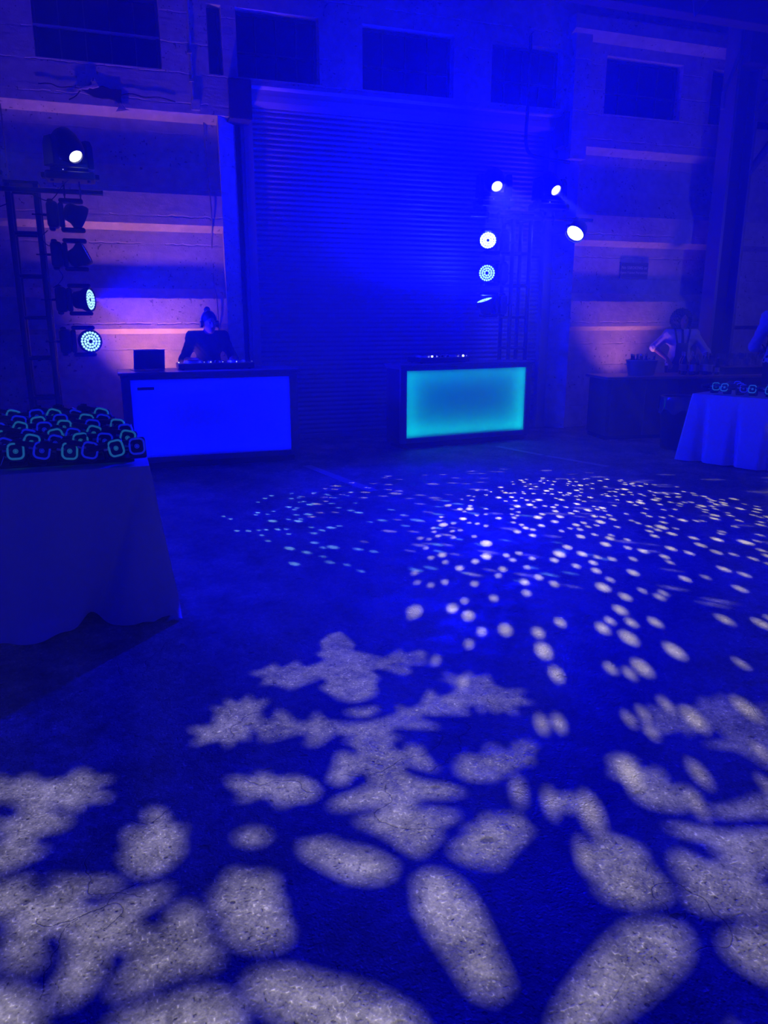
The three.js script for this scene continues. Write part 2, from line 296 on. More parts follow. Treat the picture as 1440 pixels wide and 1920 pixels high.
// LED wash head. side: direction in which it sticks out from the tower
const ledCells = []; ledCells.push([0, 0, 0.0]);
for (const [n, r] of [[7, 0.032], [14, 0.06], [20, 0.09]]) for (let k = 0; k < n; k++) ledCells.push([r * Math.cos(k / n * 6.2832), r * Math.sin(k / n * 6.2832)]);
const ledGeo = join(ledCells.slice(1).map(([x, y]) => new THREE.SphereGeometry(0.0125, 10, 6, 0, 6.2832, 0, Math.PI / 2).rotateX(Math.PI / 2).scale(1, 1, 0.5).translate(x, y, 0)));
const washShell = lathe([[0, -0.13], [0.055, -0.128], [0.085, -0.1], [0.095, -0.03], [0.118, 0.01], [0.122, 0.05], [0.118, 0.068], [0.11, 0.07], [0.108, 0.056], [0, 0.056]], 32).rotateX(Math.PI / 2);
function wash(p, side, dir, opt) {
  const t = thing('wash_light', opt.label, 'stage light', p, opt.group), s = side;
  // clamp arm towards the tower, base box, yoke fork, tilting head
  part('clamp', [bar([-s * 0.06, 0, 0], [0, 0, 0], 0.012, 8), new THREE.TorusGeometry(0.032, 0.01, 6, 14).rotateX(Math.PI / 2).translate(-s * 0.075, 0, 0), bar([-s * 0.1, 0, 0], [-s * 0.14, 0, 0], 0.007, 8)], mBlack, t);
  part('base', [rbox(0.11, 0.25, 0.2, 0.035, s * 0.055, 0, 0, 3), rbox(0.06, 0.3, 0.1, 0.02, s * 0.04, 0, 0)], mBlack, t);
  part('yoke', [rbox(0.05, 0.24, 0.12, 0.022, s * 0.135, 0, 0), ...[-1, 1].map((k) => rbox(0.23, 0.042, 0.13, 0.02, s * 0.235, k * 0.138, 0, 3))], mBlack, t);
  const head = new THREE.Group(); head.name = 'head'; head.position.set(s * 0.28, 0, 0); t.add(head);
  const q = new THREE.Quaternion().setFromRotationMatrix(new THREE.Matrix4().lookAt(V(...dir).normalize(), V(0, 0, 0), V(0, 1, 0))); head.quaternion.copy(q);
  part('housing', washShell, mBlack, head);
  tag(part('led_array', ledGeo, opt.lit, head), opt.on ? 'ring pattern of lit LED cells' : 'ring pattern of faintly glowing LED cells').position.z = 0.057;
  if (opt.level) { const w = (z) => V(0, 0, z).applyQuaternion(q).add(head.position).add(V(...p)).toArray(); spot(head, opt.color, opt.level, w(0.075), w(3), (opt.cone ?? 52) * D2R, 0.6, 0.09); }
  return t;
}
const ledOn = mGlow(0.5, 1.05, 1.25, 1.5), ledHot = mGlow(1.0, 1.6, 1.9, 6), ledFaint = mGlow(0, 0, 0.3, 0.3), ledDim = mGlow(0, 0.02, 1, 0.6);  // cells of the heads without a beam still glow faintly blue
const lx = TL[0] + 0.128 + 0.08, lz = TL[1] + 0.12, rx = TR[0] - 0.128 - 0.08, rz = TR[1] + 0.12;
wash([lx, 2.58, lz], 1, [0.75, -0.35, -0.2], { label: 'wash head with faintly glowing cells on the left tower, topmost of four', lit: ledFaint, group: 'wash heads on the left tower' });
wash([lx, 2.2, lz], 1, [0.85, 0.4, 0.1], { label: 'wash head on the left tower turned upward in profile, second from top', lit: ledDim, group: 'wash heads on the left tower' });
wash([lx, 1.76, lz], 1, [0.93, 0.02, 0.42], { on: 1, label: 'lit wash head on the left tower seen from the side, third from top', lit: ledOn, color: BLUE, level: LEVEL.washSide, group: 'wash heads on the left tower' });
wash([lx, 1.34, lz], 1, [0.35, -0.02, 0.95], { on: 1, label: 'lit wash head facing the room on the left tower, lowest of four', lit: ledOn, color: BLUE, level: LEVEL.washLeft, group: 'wash heads on the left tower' });
wash([rx, 2.53, rz], -1, [-0.42, 0.22, 0.9], { on: 1, label: 'brightest wash head above the right booth, glaring white', lit: ledHot, color: BLUE, level: LEVEL.washHot, group: 'wash heads on the right tower' });
wash([rx, 2.14, rz], -1, [-0.42, -0.03, 0.9], { on: 1, label: 'lit wash head above the right booth with visible LED rings', lit: ledOn, color: BLUE, level: LEVEL.washRight, group: 'wash heads on the right tower' });
wash([rx, 1.74, rz], -1, [-0.35, 0.92, 0.06], { on: 1, label: 'wash head above the right booth tipped up so its LEDs show edge-on', lit: ledOn, color: BLUE, level: LEVEL.washUp, cone: 72, group: 'wash heads on the right tower' });
// oval-looking lamp hung under the right end of the pipe
{
  const p = [6.02, pipeR[0], pipeR[1]], t = thing('par_lamp', 'white glaring lamp hung under the right end of the crossbar', 'stage light', p);
  part('clamp', [new THREE.TorusGeometry(0.034, 0.011, 6, 14).rotateY(Math.PI / 2), bar([0, -0.03, 0], [0, -0.07, 0], 0.01, 8)], mBlack, t);
  part('yoke', [bar([-0.15, -0.07, 0], [0.15, -0.07, 0], 0.012, 8), bar([-0.15, -0.07, 0], [-0.15, -0.15, 0], 0.012, 8), bar([0.15, -0.07, 0], [0.15, -0.15, 0], 0.012, 8)], mBlack, t);
  const d = V(-0.754, -0.688, 0.402).normalize(), q = new THREE.Quaternion().setFromUnitVectors(V(0, 0, 1), d), head = new THREE.Group(); head.name = 'head'; head.position.set(0, -0.15, 0); head.quaternion.copy(q); t.add(head);
  part('housing', lathe([[0, -0.17], [0.07, -0.165], [0.11, -0.1], [0.135, 0.03], [0.135, 0.06], [0.128, 0.06], [0.126, 0.03], [0, 0.02]], 28).rotateX(Math.PI / 2), mBlack, head);
  part('lens', new THREE.SphereGeometry(0.3, 28, 8, 0, 6.2832, 0, 0.42).rotateX(Math.PI / 2).translate(0, 0, -0.248), mGlow(0.8, 0.95, 1.2, 5), head);
  const w = (z) => V(0, 0, z).applyQuaternion(q).add(V(p[0], p[1] - 0.15, p[2])).toArray();
  spot(head, BLUE, LEVEL.parLamp, w(0.08), w(3), 60 * D2R, 1, 0.08);
}
// unseen snowflake projector, placed over the viewer to cast the floor pattern: lamp, tilted cut steel plate, open housing, hung on a stem from the ceiling
const SNOW = [
  [477,-3240,543,-3242,608,-3303,626,-3225,715,-3292,729,-3207,800,-3220,850,-3251,821,-3327,866,-3362,879,-3464,942,-3535,1007,-3550,1021,-3469,1030,-3375,997,-3316,1040,-3267,1088,-3216,1125,-3177,1226,-3253,1229,-3183,1325,-3201,1333,-3147,1296,-3094,1310,-3056,1260,-3042,1198,-3064,1184,-2992,1137,-2978,1103,-3035,1063,-3080,1013,-3076,1030,-2986,984,-2930,979,-2876,951,-2832,893,-2813,844,-2817,804,-2849,779,-2919,752,-2984,801,-3023,788,-3071,718,-3052,661,-3030,630,-3007,590,-3055,559,-3094,508,-3089,540,-3159,503,-3201],
  [791,-2743,850,-2756,939,-2740,920,-2702,868,-2677,819,-2694],
  [176,-2827,263,-2814,294,-2922,272,-2980,336,-2932,344,-3032,381,-2955,447,-3028,441,-2959,526,-2955,488,-2917,455,-2866,453,-2794,494,-2768,542,-2860,575,-2763,589,-2723,635,-2718,682,-2786,699,-2696,772,-2658,859,-2632,934,-2637,1004,-2660,1023,-2728,1045,-2670,1119,-2695,1206,-2810,1205,-2729,1267,-2734,1318,-2771,1316,-2842,1260,-2905,1327,-2867,1325,-2957,1387,-2875,1442,-2916,1448,-2854,1515,-2860,1489,-2767,1511,-2702,1605,-2669,1550,-2621,1576,-2546,1491,-2564,1451,-2479,1423,-2550,1376,-2522,1389,-2599,1324,-2548,1339,-2617,1310,-2627,1273,-2603,1275,-2553,1209,-2576,1110,-2611,1051,-2619,1095,-2545,1122,-2494,1036,-2520,965,-2556,919,-2561,915,-2518,950,-2483,884,-2464,883,-2412,901,-2385,936,-2373,952,-2429,990,-2406,983,-2346,983,-2278,999,-2225,949,-2251,904,-2305,861,-2292,869,-2243,889,-2209,936,-2165,994,-2127,1028,-2072,968,-2068,886,-2097,832,-2092,845,-2047,895,-2021,960,-1983,927,-1956,866,-1940,848,-1888,799,-1864,760,-1837,731,-1881,712,-1929,675,-1985,640,-2027,623,-2063,689,-2055,733,-2070,725,-2105,669,-2116,594,-2127,562,-2151,611,-2186,698,-2206,748,-2231,758,-2291,734,-2318,683,-2308,643,-2260,605,-2291,638,-2352,683,-2452,715,-2451,717,-2400,763,-2424,765,-2485,723,-2531,776,-2556,729,-2594,679,-2579,622,-2535,576,-2551,617,-2601,582,-2646,513,-2637,427,-2625,433,-2687,420,-2737,386,-2737,379,-2663,334,-2689,293,-2630,286,-2696,238,-2702,161,-2693,212,-2754,176,-2800],
  [1072,-2237,1119,-2288,1148,-2288,1150,-2258,1208,-2267,1239,-2318,1273,-2312,1267,-2267,1295,-2253,1356,-2297,1405,-2297,1413,-2256,1358,-2204,1340,-2152,1277,-2155,1227,-2126,1149,-2108,1076,-2139,1054,-2187],
  [266,-2437,313,-2420,356,-2378,370,-2428,407,-2411,414,-2367,465,-2367,495,-2365,542,-2304,553,-2248,509,-2213,453,-2225,411,-2208,402,-2259,370,-2296,311,-2288,273,-2288,308,-2326,276,-2372],
  [240,-2105,275,-2126,311,-2125,337,-2097,343,-2066,306,-2049,265,-2063],
  [868,-1826,946,-1868,953,-1902,1002,-1899,1041,-1938,1085,-1923,1141,-1911,1134,-1860,1142,-1821,1070,-1782,1012,-1748,965,-1713,904,-1741,869,-1786],
  [431,-2007,466,-2002,519,-1997,544,-1954,591,-1930,639,-1880,673,-1822,637,-1773,579,-1781,528,-1811,491,-1861,465,-1896,434,-1945],
  [718,-1737,766,-1757,807,-1727,827,-1667,827,-1588,819,-1526,807,-1460,799,-1389,785,-1325,739,-1312,711,-1336,704,-1391,695,-1475,684,-1547,683,-1630],
  [-580,-2741,-502,-2714,-468,-2672,-452,-2659,-418,-2699,-386,-2673,-375,-2632,-322,-2624,-269,-2617,-247,-2661,-216,-2658,-192,-2604,-122,-2577,-138,-2549,-183,-2543,-198,-2527,-167,-2496,-126,-2461,-145,-2440,-189,-2456,-222,-2467,-224,-2422,-245,-2410,-268,-2437,-298,-2468,-327,-2471,-321,-2437,-288,-2406,-258,-2377,-264,-2342,-297,-2330,-338,-2333,-369,-2309,-377,-2283,-352,-2258,-316,-2250,-337,-2230,-374,-2211,-410,-2192,-439,-2177,-503,-2200,-520,-2323,-453,-2299,-437,-2327,-440,-2357,-465,-2395,-534,-2419,-541,-2470,-448,-2428,-414,-2432,-404,-2473,-423,-2518,-461,-2548,-557,-2578],
  [-75,-2258,-54,-2256,-20,-2221,-5,-2245,-17,-2298,-15,-2335,8,-2343,35,-2311,43,-2259,51,-2219,100,-2210,76,-2175,73,-2102,53,-2066,11,-2029,-29,-2021,-61,-2039,-82,-2082,-98,-2141,-70,-2158,-83,-2214],
  [-495,-2142,-433,-2125,-396,-2122,-373,-2134,-352,-2107,-362,-2081,-347,-2052,-304,-2032,-274,-2031,-269,-2053,-305,-2090,-303,-2104,-258,-2088,-207,-2061,-157,-2048,-119,-2024,-103,-1990,-131,-1981,-187,-2010,-218,-2002,-225,-1968,-204,-1938,-162,-1923,-119,-1930,-82,-1945,-32,-1951,19,-1957,26,-1925,-10,-1901,-54,-1880,-78,-1863,-62,-1815,-28,-1786,8,-1790,23,-1827,44,-1864,75,-1862,101,-1817,101,-1757,107,-1706,127,-1653,115,-1627,70,-1635,20,-1638,-25,-1632,-69,-1620,-111,-1614,-127,-1640,-100,-1666,-72,-1692,-65,-1728,-81,-1761,-120,-1779,-154,-1767,-159,-1723,-164,-1689,-191,-1663,-221,-1639,-252,-1640,-259,-1673,-245,-1703,-225,-1747,-222,-1799,-236,-1859,-272,-1897,-306,-1892,-320,-1857,-313,-1815,-292,-1785,-313,-1774,-350,-1780,-380,-1808,-389,-1842,-369,-1858,-389,-1889,-418,-1907,-463,-1915,-465,-1928,-408,-1914,-374,-1910,-369,-1940,-393,-1978,-477,-2016],
  [142,-1894,180,-1890,195,-1944,223,-1954,252,-1924,286,-1922,321,-1890,308,-1826,317,-1777,303,-1737,316,-1682,295,-1640,247,-1641,197,-1667,159,-1712,170,-1767,137,-1804,155,-1843],
  [184,-1544,226,-1570,289,-1548,382,-1482,472,-1418,536,-1334,544,-1252,476,-1210,395,-1264,316,-1333,250,-1427,199,-1491],
  [-137,-1533,-91,-1554,-60,-1556,-28,-1565,13,-1550,47,-1569,90,-1557,129,-1523,151,-1482,150,-1444,124,-1410,49,-1425,-74,-1474,-128,-1511],
  [-440,-1750,-365,-1724,-327,-1697,-300,-1647,-294,-1600,-320,-1567,-418,-1595],
  [1555,-2004,1589,-2008,1625,-2087,1670,-2105,1709,-2083,1713,-2039,1679,-2001,1719,-1970,1756,-1982,1749,-1928,1707,-1888,1725,-1859,1775,-1857,1781,-1803,1737,-1753,1663,-1749,1608,-1778,1571,-1819,1569,-1870,1597,-1920,1587,-1962],
  [1285,-1941,1323,-1956,1375,-1946,1391,-1897,1368,-1863,1318,-1857,1283,-1893],
  [1245,-1684,1297,-1689,1349,-1738,1368,-1713,1390,-1681,1419,-1635,1391,-1587,1385,-1534,1385,-1502,1392,-1468,1341,-1436,1268,-1438,1212,-1472,1188,-1520,1224,-1559,1220,-1603,1217,-1637],
  [875,-1215,927,-1253,1017,-1305,1110,-1353,1195,-1385,1268,-1377,1320,-1341,1304,-1294,1248,-1247,1172,-1219,1089,-1196,1004,-1177,933,-1161,859,-1148,822,-1161],
  [1560,-1695,1609,-1685,1656,-1649,1717,-1609,1773,-1595,1854,-1567,1967,-1539,1810,-1395,1722,-1437,1664,-1425,1639,-1392,1643,-1360,1728,-1320,1667,-1264,1578,-1295,1520,-1306,1476,-1341,1419,-1361,1406,-1404,1452,-1457,1460,-1518,1496,-1572,1529,-1578,1545,-1544,1550,-1508,1609,-1493,1657,-1504,1620,-1535,1648,-1566,1681,-1560,1633,-1601,1580,-1650],
  [1883,-2316,1968,-2286,2036,-2381,2052,-2331,2094,-2306,2151,-2329,2212,-2296,2288,-2360,2307,-2330,2407,-2353,2363,-2277,2415,-2236,2520,-2221,2694,-2206,2213,-1765,2133,-1841,2132,-1908,2115,-1975,2057,-2013,2016,-2046,2089,-2048,2149,-2036,2157,-2109,2122,-2151,2065,-2142,2015,-2111,2032,-2173,1967,-2166,1876,-2170,1870,-2191,1952,-2221,1915,-2264],
  [1771,-1728,1813,-1713,1895,-1712,1974,-1727,2011,-1721,2140,-1698,2018,-1586,1917,-1629,1841,-1655,1775,-1672,1760,-1704],
  [1401,-1260,1450,-1277,1510,-1278,1544,-1262,1624,-1225,1476,-1089,1408,-1128,1390,-1165,1378,-1209],
];
{
  const L = V(0.25, 4.3, 0.75), t = thing('unseen_gobo_projector', 'unseen black snowflake projector over the viewer, casting the floor pattern', 'stage light', [L.x, L.y, L.z]);
  const near = V(0.47, 0, -1.3).sub(L).normalize(), far = V(1.25, 0, -3.45).sub(L).normalize(), P1 = near.clone().multiplyScalar(0.08), P2 = far.clone().multiplyScalar(0.3);
  const ey = P2.clone().sub(P1).normalize(), ex = V(0.94, 0, 0.34).addScaledVector(ey, -V(0.94, 0, 0.34).dot(ey)).normalize(), n = ex.clone().cross(ey), O = P1.clone().add(P2).multiplyScalar(0.5);
  const to = (x, z) => { const d = V(x, 0, z).sub(L), k = O.dot(n) / d.dot(n), v = d.multiplyScalar(k).sub(O); return new THREE.Vector2(v.dot(ex), v.dot(ey)); };
  const holes = SNOW.map((a) => { const h = []; for (let k = 0; k < a.length; k += 2) h.push(to(a[k] / 1000, a[k + 1] / 1000)); return h; });
  const R = Math.max(...holes.flat().map((p) => p.length())) + 0.012;
  const g = part('snowflake_gobo', plate(R, holes, 0.0002, 64), mSteelDark, t); g.matrixAutoUpdate = true;
  g.quaternion.setFromRotationMatrix(new THREE.Matrix4().makeBasis(ex, ey, n)); g.position.copy(O);
  tag(g, 'cut steel plate with snowflake openings');
  // conical shade from behind the lamp to the plate's rim
  const rim = [], N = 48, back = []; const ax = O.clone().normalize();
  for (let k = 0; k < N; k++) { const a = k / N * 6.2832; rim.push(O.clone().addScaledVector(ex, R * Math.cos(a)).addScaledVector(ey, R * Math.sin(a))); back.push(ax.clone().multiplyScalar(-0.05).addScaledVector(ex, 0.05 * Math.cos(a)).addScaledVector(ey, 0.05 * Math.sin(a))); }
  const pos = []; const tri = (a, b, c) => pos.push(...a.toArray(), ...b.toArray(), ...c.toArray()), tip = ax.clone().multiplyScalar(-0.07);
  for (let k = 0; k < N; k++) { const j = (k + 1) % N; tri(back[k], rim[k], rim[j]); tri(back[k], rim[j], back[j]); tri(tip, back[k], back[j]); }
  const sg = new THREE.BufferGeometry(); sg.setAttribute('position', new THREE.Float32BufferAttribute(pos, 3)); sg.computeVertexNormals();
  part('housing', sg, new THREE.MeshStandardMaterial({ color: rgb(0.015, 0.015, 0.017), roughness: 0.7, side: THREE.DoubleSide }), t);
  part('stem', bar(tip.toArray(), [tip.x, ROOM.top - L.y, tip.z], 0.015, 8), mBlack, t);
  part('bulb', new THREE.SphereGeometry(0.0012, 10, 8), mGlow(1, 1, 1, 2), t);
  spot(t, WHITE, LEVEL.snow, L.toArray(), [-0.25, 0, -1.0], 37 * D2R, 1, 0.0008);
}
// pink up-lights hidden on the floor, placed to light the back wall
function unseen_uplight(x, z, level, label) {
  const t = thing('unseen_uplight', label, 'unseen_uplight', [x, 0, z], 'unseen pink up-lights at the back wall');
  part('can', lathe([[0, 0.01], [0.08, 0.012], [0.09, 0.03], [0.09, 0.17], [0.086, 0.17], [0.084, 0.14], [0, 0.14]], 24), mBlack, t);
  part('foot', [box(0.2, 0.012, 0.03, 0, 0.006, 0), box(0.03, 0.012, 0.2, 0, 0.006, 0)], mBlack, t);
  part('led_lens', new THREE.CylinderGeometry(0.08, 0.08, 0.01, 24).translate(0, 0.148, 0), mGlow(1, 0.35, 0.3, 1.2), t);
  spot(t, PINK, level, [x, 0.18, z], [x, 2.35, -9.65], 36 * D2R, 1, 0.07);
}
unseen_uplight(0.45, -9.12, LEVEL.uplightLeft, 'unseen pink up-light behind the left DJ booth, lighting the wall');
unseen_uplight(7.05, -9.1, LEVEL.uplightRight, 'unseen pink up-light behind the bar, lighting the wall');
// dim lamp out of view behind the viewer, lights table fronts and bartender
{
  const t = thing('unseen_hall_lamp', 'wide dim lamp out of view behind the viewer, lighting table and bartender', 'lamp', [4.5, 4.6, 2.6]);
  part('shade', lathe([[0, 0.28], [0.05, 0.28], [0.1, 0.2], [0.4, 0.02], [0.4, 0], [0.38, 0.02], [0.06, 0.17], [0, 0.17]], 28), mSteelDark, t);
  part('lamp_disc', new THREE.CylinderGeometry(0.3, 0.3, 0.01, 28).translate(0, 0.03, 0), mGlow(0.8, 0.75, 0.9, 0.6), t);
  part('cord', bar([0, 0.28, 0], [0, ROOM.top - 4.6, 0], 0.006, 6), mBlack, t);
  const r = new THREE.RectAreaLight(rgb(0.72, 0.62, 1), LEVEL.hall, 0.5, 0.5); r.position.set(4.5, 4.61, 2.6); r.lookAt(3.5, 0, 1.0); r.name = 'lamp'; scene.add(r);
}

// ---------------------------------------------------------------- DJ booths: light boxes with a frosted front
const mFrost = new THREE.MeshPhysicalMaterial({ color: rgb(0.85, 0.85, 0.85), transmission: 0.6, roughness: 1, thickness: 0, side: THREE.DoubleSide });
const mBooth = std([0.05, 0.05, 0.055], 0.5), mBoothFrame = std([0.16, 0.16, 0.17], 0.4, { metalness: 0.2 });
function booth(x, z, turn, w, opt) {
  const t = thing('dj_booth', opt.label, 'booth', [x, 0, z]); t.rotation.y = turn;
  const h = 1.03, d = opt.depth, fw = opt.frame, y0 = 0.13, y1 = 0.955, x0 = -w / 2 + fw, x1 = w / 2 - fw;
  part('top', [rbox(w + 0.05, 0.03, d + 0.06, 0.008, 0, h - 0.015, -d / 2), rbox(w + 0.01, 0.03, d + 0.02, 0.008, 0, h - 0.045, -d / 2)], mBoothFrame, t);
  for (const s of [-1, 1]) part('side_panel', box(0.018, h - 0.1, d - 0.05, s * (w / 2 - 0.012), (h - 0.06) / 2 + 0.03, -d / 2 - 0.02), mBooth, t);
  part('back_panel', box(w - 0.05, h - 0.12, 0.012, 0, h / 2, -Math.min(d, 0.26)), opt.back, t);
  part('bottom_panel', box(w - 0.05, 0.012, d - 0.04, 0, 0.1, -d / 2), mWhite, t);
  part('plinth', rbox(w - 0.1, 0.075, d - 0.08, 0.006, 0, 0.0375, -d / 2 - 0.01), mBlackMatte, t);
  const f = 0.045;
  part('frame_post', rbox(fw, h - 0.13, f, 0.006, -w / 2 + fw / 2, (h - 0.13) / 2 + 0.07, -f / 2), mBoothFrame, t);
  part('frame_post', rbox(fw, h - 0.13, f, 0.006, w / 2 - fw / 2, (h - 0.13) / 2 + 0.07, -f / 2), mBoothFrame, t);
  part('frame_rail', rbox(x1 - x0, y0 - 0.07, f, 0.006, 0, (y0 + 0.07) / 2, -f / 2), mBoothFrame, t);
  part('frame_rail', rbox(x1 - x0, 0.99 - y1, f, 0.006, 0, (y1 + 0.985) / 2, -f / 2), mBoothFrame, t);
  tag(part('light_panel', new THREE.PlaneGeometry(x1 - x0 + 0.01, y1 - y0 + 0.01).translate(0, (y0 + y1) / 2, -0.022), mFrost, t), opt.panel);
  // LED strips round the inside edge, facing inward
  const glow = mGlow(...opt.color, 1.0), zc = -0.12, cy = (y0 + y1) / 2, W = x1 - x0 - 0.04, H = y1 - y0 - 0.04;
  for (const [px, py, lx, ly, tx, ty, k] of [[0, y0 + 0.004, W, 0.006, 0, 1, opt.levels[0]], [0, y1 + 0.004, W, 0.006, 0, -1, opt.levels[1]], [x0 - 0.012, cy, 0.006, H, 1, 0, opt.levels[2]], [x1 + 0.012, cy, 0.006, H, -1, 0, opt.levels[3]]]) {
    part('led_strip', box(lx, ly, 0.03, px, py, zc), glow, t);
    const r = new THREE.RectAreaLight(rgb(...opt.color), k, Math.max(lx, ly), 0.03); r.name = 'strip_light';
    r.position.set(px + tx * 0.006, py + ty * 0.006, zc); r.up.set(0, 0, 1); t.add(r);
    const m = new THREE.Matrix4().lookAt(V(0, 0, 0), V(tx, ty, 0), V(0, 0, 1)); r.quaternion.setFromRotationMatrix(m);
  }
  return t;
}
const boothL = booth(1.0, -8.37, 0, 1.86, { label: 'DJ booth with a glowing deep blue front panel, on the left', panel: 'frosted panel glowing deep blue', depth: 0.6, frame: 0.09, back: mWhite, color: [0, 0.002, 1], levels: [30, 30, 25, 34] });
part('name_plate', rbox(0.17, 0.03, 0.006, 0.002, -0.69, 0.86, -0.016), mBlackMatte, boothL);
booth(4.22, -8.76, 6.5 * D2R, 1.93, { label: 'DJ booth with a glowing teal-edged front panel, in the middle', panel: 'frosted panel glowing teal at its edges', depth: 0.4, frame: 0.085, back: mBooth, color: [0.0, 0.62, 0.5], levels: [24, 12, 20, 26] });
// laptop, its back to the room
{
  const t = thing('laptop', 'open laptop seen from behind on the left DJ booth', 'laptop', [0.37, 1.03, -8.6]); t.rotation.y = 10 * D2R;
  part('keyboard_base', rbox(0.325, 0.014, 0.22, 0.006, 0, 0.008, -0.1), mAlu, t);
  const lid = new THREE.Group(); lid.name = 'lid'; lid.position.set(0, 0.014, 0.01); lid.rotation.x = 14 * D2R; t.add(lid);
  part('lid_shell', rbox(0.325, 0.215, 0.007, 0.004, 0, 0.108, 0), mAlu, lid);
  part('lid_back', rbox(0.31, 0.2, 0.003, 0.001, 0, 0.108, 0.0035), std([0.1, 0.1, 0.11], 0.25, { metalness: 0.5 }), lid);
  part('screen', box(0.3, 0.185, 0.001, 0, 0.11, -0.0042), mGlow(0.1, 0.12, 0.3, 0.25), lid);
}
function controller(x, z, turn, w, label, dots) {
  const t = thing('dj_controller', label, 'DJ controller', [x, 1.03, z]); t.rotation.y = turn; const d = 0.34, h = 0.06;
  part('body', [rbox(w, h, d, 0.012, 0, h / 2 + 0.008, 0), ...[-1, 1].flatMap((a) => [-1, 1].map((b) => bar([a * (w / 2 - 0.05), 0, b * 0.12], [a * (w / 2 - 0.05), 0.012, b * 0.12], 0.015, 10)))], mBlack, t);
  for (const s of [-1, 1]) { const j = part('jog_wheel', new THREE.CylinderGeometry(0.098, 0.104, 0.022, 30).translate(s * w * 0.29, h + 0.018, -0.01), mAlu, t); part('jog_cap', new THREE.CylinderGeometry(0.06, 0.06, 0.004, 24).translate(s * w * 0.29, h + 0.031, -0.01), mBlack, j); }
  for (let i = 0; i < 5; i++) for (let j = 0; j < 3; j++) part('knob', new THREE.CylinderGeometry(0.009, 0.011, 0.024, 10).translate(-0.08 + i * 0.04, h + 0.018, 0.1 - j * 0.06), (i + j) % 3 ? mBlack : mAlu, t);
  for (let i = 0; i < 4; i++) part('fader', rbox(0.014, 0.016, 0.028, 0.003, -0.06 + i * 0.04, h + 0.015, -0.11), mAlu, t);
  for (const [px, r, k] of dots) part('indicator_light', new THREE.SphereGeometry(r, 10, 8).translate(px, h + 0.02, d / 2 - 0.05), mGlow(0.8, 0.85, 1, k), t);
}
controller(1.08, -8.72, 0, 0.82, 'black DJ controller with jog wheels on the left booth', [[-0.4, 0.006, 2], [-0.13, 0.004, 0.8], [-0.06, 0.006, 1.5], [0.07, 0.005, 0.9], [0.22, 0.006, 1], [0.39, 0.004, 0.9]]);
controller(3.9, -9.0, 6.5 * D2R, 0.72, 'DJ controller with two white indicator lights on the middle booth', [[-0.16, 0.013, 3], [-0.09, 0.006, 0.9], [0.29, 0.014, 3], [0.34, 0.005, 0.8]]);

// ---------------------------------------------------------------- cloth-covered tables
function clothSkirt(w, d, h, o) {
  // perimeter of the table top, sampled; each sample hangs down and flares out
  const P = [], N = 360, rc = 0.025, per = 2 * (w + d);
  for (let k = 0; k < N; k++) {
    let s = k / N * per, x, z, nx, nz, side;
    if (s < w) { x = -w / 2 + s; z = d / 2; nx = 0; nz = 1; side = 0; } else if ((s -= w) < d) { x = w / 2; z = d / 2 - s; nx = 1; nz = 0; side = 1; } else if ((s -= d) < w) { x = w / 2 - s; z = -d / 2; nx = 0; nz = -1; side = 2; } else { s -= w; x = -w / 2; z = -d / 2 + s; nx = -1; nz = 0; side = 3; }
    // blend the normals near corners
    const cx = Math.max(0, 1 - (w / 2 - Math.abs(x)) / 0.16), cz = Math.max(0, 1 - (d / 2 - Math.abs(z)) / 0.16);
    let ax = nx, az = nz; if (nz) ax = Math.sign(x) * cx * 0.9; else az = Math.sign(z) * cz * 0.9;
    const L = Math.hypot(ax, az); P.push({ x, z, nx: ax / L, nz: az / L, c: Math.max(nz ? cx : cz, 0), u: k / N * per, side });
  }
  const M = 40, pos = [], idx = [];
  for (let j = 0; j <= M; j++) for (const p of P) {
    const t = j / M, f = o.fold(p, t), y = j === 0 ? h : h * (1 - t) + t * o.hem(p);
    const off = 0.006 * Math.min(1, t * 12) + f;
    pos.push(p.x + p.nx * off, y - (j === 0 ? 0 : 0.004 * Math.min(1, t * 12)), p.z + p.nz * off);
  }
  for (let j = 0; j < M; j++) for (let k = 0; k < N; k++) { const a = j * N + k, b = j * N + (k + 1) % N, c = a + N, e = b + N; idx.push(a, c, b, b, c, e); }
  const top = pos.length / 3; pos.push(0, h, 0); for (let k = 0; k < N; k++) idx.push(top, k, (k + 1) % N);
  const g = new THREE.BufferGeometry(); g.setAttribute('position', new THREE.Float32BufferAttribute(pos, 3)); g.setIndex(idx);
  const uv = []; for (let k = 0; k < pos.length; k += 3) uv.push((pos[k] + pos[k + 2] * 0.3) * 12, (pos[k + 1] + pos[k + 2] * 0.7) * 12); g.setAttribute('uv', new THREE.Float32BufferAttribute(uv, 2));
  const flat = g.toNonIndexed(); flat.computeVertexNormals();
  g.computeVertexNormals();
  // keep the top edge crisp: separate top from skirt
  const topN = new THREE.BufferGeometry(), tp = [pos.slice(top * 3, top * 3 + 3)]; const tpos = [], tn = [];
  for (let k = 0; k < N; k++) { const a = k, b = (k + 1) % N; tpos.push(0, h, 0, pos[3 * a], pos[3 * a + 1], pos[3 * a + 2], pos[3 * b], pos[3 * b + 1], pos[3 * b + 2]); tn.push(0, 1, 0, 0, 1, 0, 0, 1, 0); }
  topN.setAttribute('position', new THREE.Float32BufferAttribute(tpos, 3)); topN.setAttribute('normal', new THREE.Float32BufferAttribute(tn, 3));
  const sg = new THREE.BufferGeometry(); sg.setAttribute('position', new THREE.Float32BufferAttribute(pos.slice(0, top * 3), 3)); sg.setAttribute('uv', new THREE.Float32BufferAttribute(uv.slice(0, top * 2), 2)); sg.setIndex(idx.slice(0, M * N * 6)); sg.computeVertexNormals();
  return join([sg, topN]);
}
